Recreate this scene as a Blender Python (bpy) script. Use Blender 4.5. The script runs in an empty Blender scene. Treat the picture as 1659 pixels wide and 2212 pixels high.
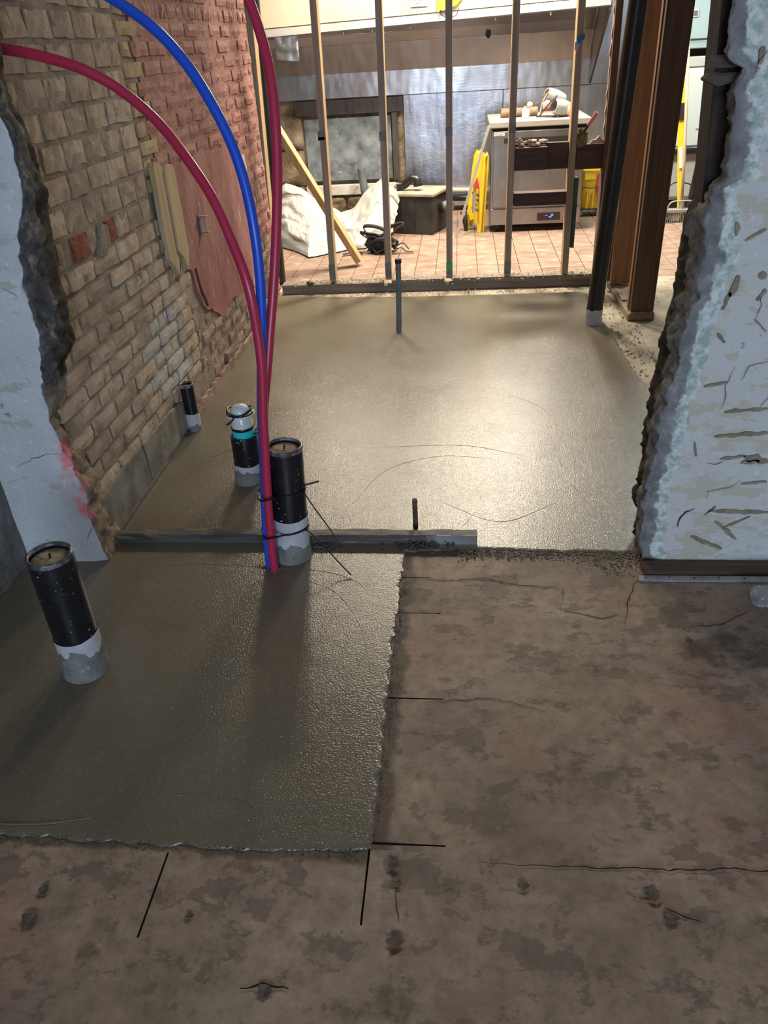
import bpy, bmesh, math, random
from mathutils import Vector, Matrix, noise, Euler
from mathutils.geometry import tessellate_polygon
PI = math.pi
S = bpy.context.scene
C = S.collection
rnd = random.Random(7)

# ---------------------------------------------------------------- camera
cd = bpy.data.cameras.new('camera'); cam = bpy.data.objects.new('camera', cd); C.objects.link(cam)
cd.sensor_fit = 'VERTICAL'; cd.sensor_height = 36.0; cd.sensor_width = 27.0
cd.lens = 1628.296 / 2212 * 36.0
cd.clip_start = 0.02
RX, RY, RZ = (0.99477, 0.0, -0.10215), (0.08660, -0.53017, 0.84346), (-0.05416, -0.84789, -0.52740)
cam.matrix_world = Matrix(((RX[0], -RX[1], -RX[2], 0.0), (RY[0], -RY[1], -RY[2], 0.0), (RZ[0], -RZ[1], -RZ[2], 1.44), (0, 0, 0, 1)))
S.camera = cam
# ---------------------------------------------------------------- light and exposure
S.view_settings.view_transform = 'Standard'; S.view_settings.look = 'None'
S.view_settings.gamma = 1.0; S.view_settings.exposure = 1.0
S.view_settings.use_curve_mapping = False
w = bpy.data.worlds.new('world'); S.world = w; w.use_nodes = True
w.node_tree.nodes['Background'].inputs[0].default_value = (1.0, 0.93, 0.85, 1)
w.node_tree.nodes['Background'].inputs[1].default_value = 0.07
def area(name, loc, rot, sx, sy, power, col, spread=PI):
    l = bpy.data.lights.new(name, 'AREA'); l.shape = 'RECTANGLE'; l.size = sx; l.size_y = sy
    l.energy = power; l.color = col; l.spread = spread
    o = bpy.data.objects.new(name, l); o.location = loc; o.rotation_euler = rot; C.objects.link(o); return o
area('kitchen_ceiling_light', (-1.0, 6.15, 2.5), (0, 0, 0), 0.35, 0.35, 48, (1.0, 0.87, 0.68))
area('kitchen_ceiling_light_middle', (0.15, 6.15, 2.5), (0, 0, 0), 0.35, 0.35, 58, (1.0, 0.87, 0.68))
area('kitchen_ceiling_light_far', (0.75, 7.0, 2.45), (0, 0, 0), 0.4, 0.4, 40, (1.0, 0.90, 0.75))
area('kitchen_ceiling_light_side', (2.3, 6.3, 2.45), (0, 0, 0), 0.9, 0.3, 28, (0.95, 1.0, 0.97))
area('street_window_daylight', (0.9, -4.6, 1.7), (PI / 2, 0, 0), 3.2, 1.8, 118, (0.62, 0.78, 1.0))

# ---------------------------------------------------------------- material helpers
class NT:
    def __init__(s, m): s.t = m.node_tree; s.n = s.t.nodes; s.l = s.t.links
    def node(s, typ, **kw):
        n = s.n.new(typ)
        for k, v in kw.items(): setattr(n, k, v)
        return n
    def link(s, a, b): s.l.new(a, b)
    def coord(s, kind='W', scale=(1, 1, 1)):
        if kind == 'W': o = s.node('ShaderNodeNewGeometry').outputs['Position']
        else: o = s.node('ShaderNodeTexCoord').outputs['Object']
        mp = s.node('ShaderNodeMapping'); mp.inputs['Scale'].default_value = scale
        s.link(o, mp.inputs[0]); return mp.outputs[0]
    def noise(s, vec, scale, detail=4, rough=.55, dist=0):
        n = s.node('ShaderNodeTexNoise'); n.inputs['Scale'].default_value = scale; n.inputs['Detail'].default_value = detail
        n.inputs['Roughness'].default_value = rough; n.inputs['Distortion'].default_value = dist
        s.link(vec, n.inputs['Vector']); return n.outputs['Fac']
    def ramp(s, fac, stops, interp='LINEAR'):
        r = s.node('ShaderNodeValToRGB'); e = r.color_ramp.elements; r.color_ramp.interpolation = interp
        while len(e) < len(stops): e.new(.5)
        for el, (p, c) in zip(e, stops):
            el.position = p; el.color = (c if len(c) == 4 else (*c, 1)) if isinstance(c, tuple) else (c, c, c, 1)
        s.link(fac, r.inputs[0]); return r.outputs[0]
    def mix(s, fac, a, b, mode='MIX'):
        m = s.node('ShaderNodeMix', data_type='RGBA', blend_type=mode)
        if isinstance(fac, (int, float)): m.inputs[0].default_value = fac
        else: s.link(fac, m.inputs[0])
        for i, v in ((6, a), (7, b)):
            if isinstance(v, tuple): m.inputs[i].default_value = (*v, 1) if len(v) == 3 else v
            else: s.link(v, m.inputs[i])
        return m.outputs[2]
    def math(s, op, a, b=0.0, clamp=False):
        m = s.node('ShaderNodeMath', operation=op); m.use_clamp = clamp
        for i, v in ((0, a), (1, b)):
            if isinstance(v, (int, float)): m.inputs[i].default_value = v
            else: s.link(v, m.inputs[i])
        return m.outputs[0]
    def thr(s, fac, lo, hi): return s.ramp(fac, [(lo, 0.0), (hi, 1.0)])
    def attr(s, name): return s.node('ShaderNodeAttribute', attribute_name=name).outputs['Fac']
    def bump(s, h, strength, dist, prev=None):
        b = s.node('ShaderNodeBump'); b.inputs['Strength'].default_value = strength; b.inputs['Distance'].default_value = dist
        s.link(h, b.inputs['Height'])
        if prev is not None: s.link(prev, b.inputs['Normal'])
        return b.outputs[0]
def base(name):
    m = bpy.data.materials.new(name); m.use_nodes = True
    nt = NT(m); return m, nt, nt.n['Principled BSDF']
def mat(name, cols, scale=6, rough=.75, bump=.0, bscale=60, bdist=.004, metal=0., spots=(), coord='W', stretch=(1, 1, 1), var=0., rvar=0., detail=5, alpha=None, trans=0., ior=None, spec=None, coat=0., emit=None):
    """layered noise colour; spots = [(colour, scale, lo, hi)] overlays with their own shapes"""
    m, t, b = base(name)
    v = t.coord(coord, stretch)
    if len(cols) == 1: c = None; b.inputs['Base Color'].default_value = (*cols[0], 1)
    else:
        f = t.noise(v, scale, detail)
        lo, hi = .32, .68; n = len(cols)
        c = t.ramp(f, [(lo + (hi - lo) * i / (n - 1), cols[i]) for i in range(n)])
    for (sc, ss, lo, hi) in spots:
        k = t.thr(t.noise(v, ss, 6, .6), lo, hi)
        c = t.mix(k, c if c is not None else cols[0], sc)
    if var:
        oi = t.node('ShaderNodeObjectInfo').outputs['Random']
        h = t.node('ShaderNodeHueSaturation'); t.link(c, h.inputs['Color'])
        t.link(t.math('ADD', t.math('MULTIPLY', oi, 2 * var), 1 - var), h.inputs['Value']); c = h.outputs[0]
    if c is not None: t.link(c, b.inputs['Base Color'])
    if rvar:
        r = t.math('ADD', t.math('MULTIPLY', t.noise(v, scale * 2, 4), rvar), rough - rvar / 2); t.link(r, b.inputs['Roughness'])
    else: b.inputs['Roughness'].default_value = rough
    b.inputs['Metallic'].default_value = metal
    if bump: t.link(t.bump(t.noise(v, bscale, 5, .6), bump, bdist), b.inputs['Normal'])
    if trans: b.inputs['Transmission Weight'].default_value = trans
    if ior: b.inputs['IOR'].default_value = ior
    if spec is not None: b.inputs['Specular IOR Level'].default_value = spec
    if coat: b.inputs['Coat Weight'].default_value = coat
    if alpha is not None: b.inputs['Alpha'].default_value = alpha
    if emit: b.inputs['Emission Color'].default_value = (*emit[0], 1); b.inputs['Emission Strength'].default_value = emit[1]
    return m

M = {}
# old brown floor of the front room
def floor_mat():
    m, t, b = base('old_floor')
    v = t.coord('W'); vs = t.coord('W', (1, 1.35, 1))
    c = t.ramp(t.noise(v, 3.2, 7, .62), [(.3, (.215, .160, .115)), (.5, (.305, .230, .166)), (.7, (.38, .292, .214))])
    c = t.mix(1.0, c, t.ramp(t.noise(v, 22, 8, .72), [(.30, .62), (.5, 1.0), (.70, 1.30)]), 'MULTIPLY')
    c = t.mix(t.math('MULTIPLY', t.thr(t.noise(v, 2.3, 5), .50, .70), .65), c, (.37, .20, .155))
    c = t.mix(t.math('MULTIPLY', t.thr(t.noise(vs, 5.5, 8, .66), .555, .570), .58), c, (.13, .105, .082))
    c = t.mix(t.math('MULTIPLY', t.thr(t.noise(vs, 13, 8, .68), .59, .605), .55), c, (.125, .098, .075))
    c = t.mix(t.math('MULTIPLY', t.thr(t.noise(vs, 4.1, 8, .6, .3), .57, .58), .45), c, (.36, .285, .225))
    c = t.mix(t.math('MULTIPLY', t.thr(t.noise(v, 60, 3), .55, .75), .35), c, (.14, .11, .085))
    c = t.mix(t.math('MULTIPLY', t.thr(t.noise(v, 1.4, 3), .50, .66), .55), c, (.13, .098, .075))
    dm = t.thr(t.math('ADD', t.attr('damp_shade'), t.math('MULTIPLY', t.math('SUBTRACT', t.noise(v, 16, 6, .65), .5), 1.1)), .40, .62)
    c = t.mix(t.math('MULTIPLY', dm, .75), c, (.075, .055, .040))
    t.link(c, b.inputs['Base Color'])
    b.inputs['Roughness'].default_value = .62; b.inputs['Specular IOR Level'].default_value = .3
    n1 = t.bump(t.thr(t.noise(vs, 5.5, 8, .66), .55, .575), .5, -.003)
    n1 = t.bump(t.noise(v, 22, 8, .7), .5, .006, n1)
    n2 = t.bump(t.noise(v, 150, 5, .6), .35, .003, n1); t.link(n2, b.inputs['Normal'])
    return m
M['floor'] = floor_mat()
def wet_mat():
    m, t, b = base('wet_concrete')
    v = t.coord('W')
    c = t.ramp(t.noise(v, 1.7, 5), [(.3, (.125, .106, .072)), (.7, (.165, .142, .100))])
    c = t.mix(t.math('MULTIPLY', t.thr(t.noise(v, 90, 3), .5, .75), .3), c, (.25, .22, .165))
    t.link(c, b.inputs['Base Color'])
    r = t.math('ADD', t.math('MULTIPLY', t.noise(v, 2.6, 4), .20), .14); t.link(r, b.inputs['Roughness'])
    b.inputs['Specular IOR Level'].default_value = .8
    n0 = t.bump(t.noise(t.coord('W', (1, 2.0, 1)), 2.2, 1), .08, .02)
    n1 = t.bump(t.noise(v, 40, 2, .5), .10, .004, n0)
    n2 = t.bump(t.noise(v, 190, 2, .5), .55, .0026, n1); t.link(n2, b.inputs['Normal'])
    return m
M['wet'] = wet_mat()
M['dry'] = mat('dry_concrete', [(.20, .17, .125), (.33, .29, .22), (.42, .37, .28)], 5, .85, .4, 45, .006, spots=[((.12, .095, .07), 22, .60, .68)])
M['mud'] = mat('cement_mud', [(.055, .05, .045), (.12, .11, .095)], 30, .55, .7, 70, .006)
M['crack'] = mat('crack_dark', [(.012, .010, .009)], rough=1)
M['spall'] = mat('spall', [(.06, .047, .036), (.17, .13, .098)], 40, .95, .8, 60, .01)
# brick wall
M['mortar'] = mat('mortar', [(.20, .155, .118), (.31, .25, .195), (.37, .31, .25)], 9, .95, .8, 60, .012)
M['buff'] = mat('buff_brick', [(.28, .208, .145), (.43, .335, .245), (.53, .435, .34)], 11, .92, .7, 70, .008, var=.18, spots=[((.10, .078, .05), 9, .60, .72), ((.42, .37, .28), 16, .62, .70)])
M['yellow_brick'] = mat('yellow_brick', [(.36, .26, .13), (.47, .36, .19)], 14, .92, .7, 70, .008, var=.15, spots=[((.12, .085, .045), 26, .66, .72)])
M['red_paint'] = mat('red_painted_brick', [(.25, .095, .080), (.34, .145, .122)], 8, .8, .6, 60, .008, var=.10, spots=[((.45, .25, .19), 28, .60, .68)])
M['red_mortar'] = mat('red_mortar', [(.30, .135, .11), (.40, .22, .175)], 20, .9, .8, 50, .012, spots=[((.17, .05, .04), 16, .6, .68)])
M['red_core'] = mat('broken_red_brick', [(.22, .055, .035), (.33, .10, .06)], 40, .95, .9, 80, .012)
M['red_render'] = mat('red_render', [(.21, .078, .070), (.30, .118, .104), (.36, .175, .15)], 6, .8, .6, 26, .012, spots=[((.46, .36, .28), 9, .62, .69), ((.15, .05, .045), 13, .64, .72)], stretch=(1, 1, .6))
M['efflo'] = mat('white_bloom', [(.42, .40, .36), (.52, .50, .46)], 14, .95, .7, 60, .008, spots=[((.25, .21, .16), 16, .55, .66)])
M['rough_pink'] = mat('rough_brick', [(.20, .135, .10), (.33, .22, .165), (.40, .31, .24)], 16, .95, .9, 60, .014, var=.15, spots=[((.10, .06, .045), 18, .6, .7)])
M['void'] = mat('void', [(.012, .008, .008)], rough=1)
M['parge'] = mat('cement_parge', [(.13, .12, .095), (.24, .22, .18), (.32, .30, .25)], 8, .8, .4, 40, .006)
def pier_mat(name, paint, paint2, raw0, raw1, crust, e0=.033, e1=.069, patch=.52):
    m, t, b = base(name)
    v = t.coord('W'); d = t.attr('d')
    dn = t.math('ADD', d, t.math('MULTIPLY', t.math('SUBTRACT', t.noise(v, 14, 5, .65), .5), e1 * 1.3))
    face = t.ramp(t.noise(v, 6, 6, .6), [(.35, paint), (.65, paint2)])
    face = t.mix(t.thr(t.noise(t.coord('W', (1, 1, 2.2)), 7.5, 8, .62), patch, patch + .02), face, tuple(x * f for x, f in zip(paint2, (.93, .88, .78))))
    face = t.mix(t.thr(t.noise(v, 13, 7, .65), .655, .668), face, (.30, .29, .27))
    face = t.mix(t.math('MULTIPLY', t.thr(t.noise(v, 45, 4), .62, .68), .5), face, (.80, .80, .80))
    crustc = t.ramp(t.noise(v, 38, 6, .65), [(.42, crust), (.58, (.72, .75, .75))])
    rawc = t.ramp(t.noise(v, 18, 7, .65), [(.3, raw0), (.55, raw1), (.75, (.42, .42, .43))])
    c = t.mix(t.thr(dn, e0 - .003, e0 + .003), rawc, crustc)
    c = t.mix(t.thr(dn, e1 - .003, e1 + .003), c, face)
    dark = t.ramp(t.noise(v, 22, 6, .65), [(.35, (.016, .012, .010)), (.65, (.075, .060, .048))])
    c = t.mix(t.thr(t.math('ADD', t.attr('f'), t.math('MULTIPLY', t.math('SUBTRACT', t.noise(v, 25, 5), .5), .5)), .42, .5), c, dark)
    tan = t.ramp(t.noise(v, 20, 6), [(.35, (.17, .125, .085)), (.65, (.36, .29, .21))])
    c = t.mix(t.attr('tan'), c, tan)
    c = t.mix(t.math('MULTIPLY', t.attr('pink'), t.thr(t.noise(v, 26, 5), .34, .60)), c, (.82, .20, .23))
    # worn dirty foot of the wall
    t.link(c, b.inputs['Base Color']); b.inputs['Roughness'].default_value = .85; b.inputs['Specular IOR Level'].default_value = .3
    n1 = t.bump(t.noise(v, 13, 7, .65), .6, .008)
    n2 = t.bump(t.noise(v, 80, 6, .65), .8, .006, n1); t.link(n2, b.inputs['Normal'])
    return m
M['pier_l'] = pier_mat('chipped_plaster', (.60, .62, .64), (.52, .54, .56), (.030, .030, .033), (.115, .12, .13), (.50, .51, .52), .004, .010, .60)
M['pier_r'] = pier_mat('layered_plaster', (.60, .61, .63), (.58, .58, .54), (.13, .125, .12), (.25, .25, .255), (.36, .46, .42))
M['side_wall'] = mat('rough_side_wall', [(.10, .095, .09), (.20, .19, .18)], 14, .9, .7, 40, .01)
M['gouge'] = mat('gouge', [(.17, .15, .115), (.30, .26, .19)], 30, .9, .6, 80, .004)
M['oldwood'] = mat('old_dark_wood', [(.020, .013, .011), (.055, .038, .030)], 9, .85, .6, 40, .005, stretch=(6, 6, .6))
M['lath'] = mat('grey_lath', [(.045, .036, .030), (.12, .10, .085)], 16, .9, .6, 60, .004, stretch=(.4, 4, 4))
# timber
def wood(name, c0, c1, axis, spots=(), rough=.72):
    st = [7., 7., 7.]; st[axis] = .35
    return mat(name, [c0, tuple((a + b) / 2 for a, b in zip(c0, c1)), c1], 7, rough, .25, 18, .003, stretch=tuple(st), spots=spots)
M['stud'] = wood('stud_wood', (.36, .225, .10), (.50, .33, .16), 2, [((.20, .12, .06), .9, .70, .76)])
M['stud_face'] = wood('stud_front_face', (.24, .185, .145), (.38, .295, .23), 2)  # greyer tone for the front faces of the studs
M['plate'] = wood('plate_wood', (.12, .10, .085), (.26, .21, .16), 0)
M['post'] = wood('post_wood', (.22, .105, .05), (.33, .17, .085), 2, [((.09, .04, .02), 1.1, .66, .72)])
M['post_dark'] = wood('post_wood_weathered', (.085, .048, .032), (.155, .092, .062), 2, [((.05, .028, .02), 1.1, .64, .72)])
M['block'] = wood('blocking_wood', (.040, .018, .013), (.085, .042, .028), 0)
M['plank'] = wood('yellow_plank', (.36, .265, .15), (.50, .39, .24), 2, [((.15, .10, .05), 1.5, .62, .70)], .9)
M['sole'] = wood('sole_wood', (.20, .16, .11), (.34, .28, .20), 1)
M['board'] = mat('cement_smeared_board', [(.045, .042, .040), (.115, .105, .09)], 12, .5, .6, 40, .006, stretch=(.4, 3, 3), spots=[((.25, .22, .17), 9, .60, .68)])
M['tape_green'] = mat('green_mark', [(.05, .34, .10)], rough=.6)
M['tape_grey'] = mat('grey_tape', [(.10, .11, .13), (.17, .18, .2)], 30, .5)
M['tape_blue'] = mat('blue_tape', [(.03, .10, .38)], rough=.5)
M['tape_sky'] = mat('light_blue_tape', [(.25, .45, .72)], rough=.5)
# pipes
M['abs'] = mat('black_pipe', [(.006, .0065, .009), (.012, .0125, .016)], 20, .28, spots=[((.45, .45, .46), 95, .665, .68)], spec=.5)
M['abs_plain'] = mat('black_plastic', [(.008, .008, .009), (.02, .02, .021)], 14, .35)
M['wrap'] = mat('grey_wrap', [(.44, .44, .48), (.58, .58, .62)], 16, .5, .3, 60, .003, spots=[((.25, .25, .25), 22, .62, .68)])
M['wrap_mud'] = mat('cement_collar', [(.13, .13, .12), (.24, .24, .225)], 22, .65, .6, 60, .006, spots=[((.40, .40, .42), 30, .62, .68)])
M['cap'] = mat('dusty_cap', [(.20, .15, .10), (.48, .39, .29)], 24, .8, .4, 60, .006, spots=[((.05, .04, .03), 18, .60, .66)])
M['rim'] = mat('pipe_rim', [(.03, .03, .033), (.07, .07, .075), (.32, .32, .33)], 34, .3)
M['pex_red'] = mat('red_pex', [(.45, .028, .075)], rough=.32, spec=.5)
M['pex_blue'] = mat('blue_pex', [(.012, .085, .62)], rough=.32, spec=.5)
M['zip'] = mat('black_nylon', [(.008, .008, .009)], rough=.35)
M['clear'] = mat('clear_plastic', [(.80, .92, .94)], rough=.12, trans=.2, ior=1.45)
M['teal'] = mat('teal_plastic', [(.03, .76, .80)], rough=.3, trans=.15)
M['foil'] = mat('foil', [(.65, .65, .66)], rough=.25, metal=1, bump=.8, bscale=60, bdist=.01)
M['conduit'] = mat('grey_conduit', [(.10, .115, .13), (.16, .18, .2)], 12, .5)
M['rust'] = mat('rusty_steel', [(.055, .035, .025), (.13, .085, .06)], 60, .8, .6, 120, .003)
M['bottle'] = mat('clear_bottle', [(.88, .93, 1.0)], rough=.06, trans=.9, ior=1.33)
M['strip'] = mat('steel_strip', [(.28, .28, .29), (.45, .45, .46)], 18, .45, .2, 60, .002, metal=.6)
M['strip_wood'] = wood('brown_strip', (.055, .030, .018), (.12, .07, .045), 0)
# kitchen
def steel(name, tint, rough, wrinkle=0.):
    m, t, b = base(name)
    v = t.coord('W', (5, 5, .5)); v2 = t.coord('W')
    c = t.mix(t.thr(t.noise(v if wrinkle else v2, 4 if wrinkle else 2.2, 5), .35, .68), tuple(x * .74 for x in tint), tint)
    if not wrinkle: v = t.coord('W', (.6, 5, 5))
    t.link(c, b.inputs['Base Color']); b.inputs['Metallic'].default_value = 1
    r = t.math('ADD', t.math('MULTIPLY', t.noise(v2, 4, 4), .2), rough - .1); t.link(r, b.inputs['Roughness'])
    n = t.bump(t.noise(t.coord('W', (1.6, 1, .8)), 3.0, 2), .28, .03)
    n = t.bump(t.noise(v, 14, 4), .12 + wrinkle, .004, n)
    if wrinkle: n = t.bump(t.noise(t.coord('W', (1, 1, 1.6)), 16, 3, .5, 1.2), wrinkle, .012, n)
    t.link(n, b.inputs['Normal']); return m
M['steel_wall'] = steel('steel_wall', (.60, .62, .68), .30, .09)
M['steel'] = steel('steel_plain', (.64, .63, .63), .28)
M['steel_dark'] = steel('steel_dark', (.20, .175, .155), .4)
M['steel_brown'] = steel('steel_brown_reflection', (.42, .345, .29), .36)  # brown tint painted in for the reflection on the lower hood panel
M['steel_blue'] = steel('steel_upper', (.50, .50, .55), .32)  # bluish tint painted in for the reflection on the upper hood panels
M['fascia'] = mat('cream_fascia', [(.42, .36, .27), (.48, .42, .32)], 3, .45, metal=.25)
M['lip'] = mat('pale_lip', [(.40, .39, .37), (.46, .45, .43)], 3, .35, metal=.4)
M['grey_panel'] = mat('mottled_panel', [(.07, .085, .095), (.15, .175, .19), (.24, .265, .27)], 7, .5, .5, 40, .006, detail=8, spots=[((.07, .05, .03), 6, .60, .72), ((.32, .34, .34), 22, .62, .70)])
M['dark_bar'] = mat('dark_bar', [(.035, .028, .026), (.075, .06, .055)], 8, .5, stretch=(4, 1, .5))
M['grime'] = mat('grimy_block', [(.07, .045, .025), (.20, .15, .095), (.30, .25, .18)], 5, .9, .8, 30, .02)
M['whitebar'] = mat('chipped_white_sill', [(.50, .48, .43), (.62, .60, .55)], 8, .8, .5, 40, .006, spots=[((.16, .12, .08), 14, .60, .68)])
M['tile'] = mat('quarry_tile', [(.185, .114, .080), (.25, .165, .12), (.295, .206, .158)], 7, .6, .3, 40, .004, var=.10, spots=[((.34, .275, .225), 9, .56, .66), ((.14, .07, .05), 22, .66, .72)], stretch=(1, 1.6, 1))
M['grout'] = mat('grout', [(.14, .09, .065), (.19, .13, .095)], 20, .95)
M['plastic_sheet'] = mat('white_plastic', [(.42, .41, .385)], rough=.42, trans=.08)
M['strap'] = mat('black_webbing', [(.010, .010, .010), (.03, .03, .03)], 40, .7)
M['trap_box'] = mat('black_tank', [(.012, .011, .010), (.035, .032, .028)], 8, .6, .3, 30, .005)
M['trap_lid'] = mat('dusty_lid', [(.22, .19, .14), (.36, .32, .25)], 9, .75, .3, 40, .004, spots=[((.55, .53, .48), 24, .66, .70)])
M['freezer'] = steel('freezer_steel', (.37, .34, .32), .36)
M['freezer_top'] = mat('freezer_top', [(.34, .31, .27), (.42, .39, .34)], 6, .5, metal=.3)
M['dark'] = mat('dark_recess', [(.01, .009, .008)], rough=.8)
M['display'] = mat('display_glass', [(.02, .012, .012)], rough=.15)
M['led'] = mat('blue_led', [(.02, .06, .5)], emit=((.08, .2, 1.0), 2.2))
M['rubber'] = mat('caster_rubber', [(.02, .02, .02)], rough=.6)
M['yellow'] = mat('yellow_plastic', [(.75, .52, .025), (.82, .60, .04)], 10, .45, spots=[((.42, .27, .03), 18, .66, .74)])
M['red_label'] = mat('red_label', [(.48, .03, .06), (.60, .06, .09)], 20, .5)
M['silver'] = mat('silver_tube', [(.5, .5, .5)], rough=.4, metal=.8)
M['copper'] = mat('copper', [(.45, .20, .12)], rough=.45, metal=.7)
M['alu'] = mat('aluminium_bar', [(.52, .48, .40), (.62, .58, .5)], 12, .4, metal=.6)
M['padgrey'] = mat('pad_grey', [(.24, .24, .22), (.31, .31, .29)], 18, .55, .3, 60, .003)
M['padpink'] = mat('pad_pink', [(.62, .25, .20), (.72, .34, .28)], 18, .6)
M['log'] = mat('brown_roll', [(.13, .08, .045), (.27, .18, .11)], 25, .95, .8, 60, .008)
M['cream'] = mat('cream_ball', [(.72, .60, .40)], rough=.6)
M['white'] = mat('white_plastic_can', [(.66, .66, .64), (.74, .74, .72)], 12, .4)
M['paper'] = mat('paper', [(.78, .76, .70)], rough=.8)
M['ink'] = mat('ink', [(.10, .10, .12)], rough=.8)
M['pinkgrip'] = mat('pink_grip', [(.78, .26, .26)], rough=.45)
M['insul'] = mat('insulation', [(.13, .13, .04), (.27, .25, .10)], 30, 1., 1., 60, .01)
M['gypsum'] = mat('broken_gypsum', [(.42, .30, .24), (.60, .47, .38)], 30, .95, .8, 60, .008)
M['greenboard'] = mat('green_board', [(.008, .045, .022), (.02, .08, .04)], 12, .6)
M['cab_teal'] = mat('pale_teal_cabinet', [(.26, .37, .38), (.29, .40, .41)], 4, .45)
M['cab_white'] = mat('white_enamel', [(.50, .57, .56), (.55, .62, .61)], 3, .4)
M['cab_grey'] = mat('grey_enamel', [(.36, .38, .36), (.42, .44, .42)], 3, .45)
M['broomwood'] = wood('broom_wood', (.36, .26, .17), (.50, .38, .26), 2)
M['bristle'] = mat('bristle', [(.03, .03, .03), (.42, .42, .40)], 70, .9, .9, 120, .01)
M['flesh_wood'] = mat('tan_wood', [(.42, .22, .13), (.55, .32, .2)], 12, .6)
M['debris'] = mat('debris', [(.20, .15, .09), (.42, .35, .24), (.55, .49, .38)], 40, .95, .5, 80, .004)
M['soil'] = mat('tan_soil', [(.13, .10, .06), (.24, .19, .12), (.34, .28, .19)], 40, .95, .5, 80, .004)
M['lime'] = mat('lime_sticker', [(.45, .75, .05)], rough=.6)

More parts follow.
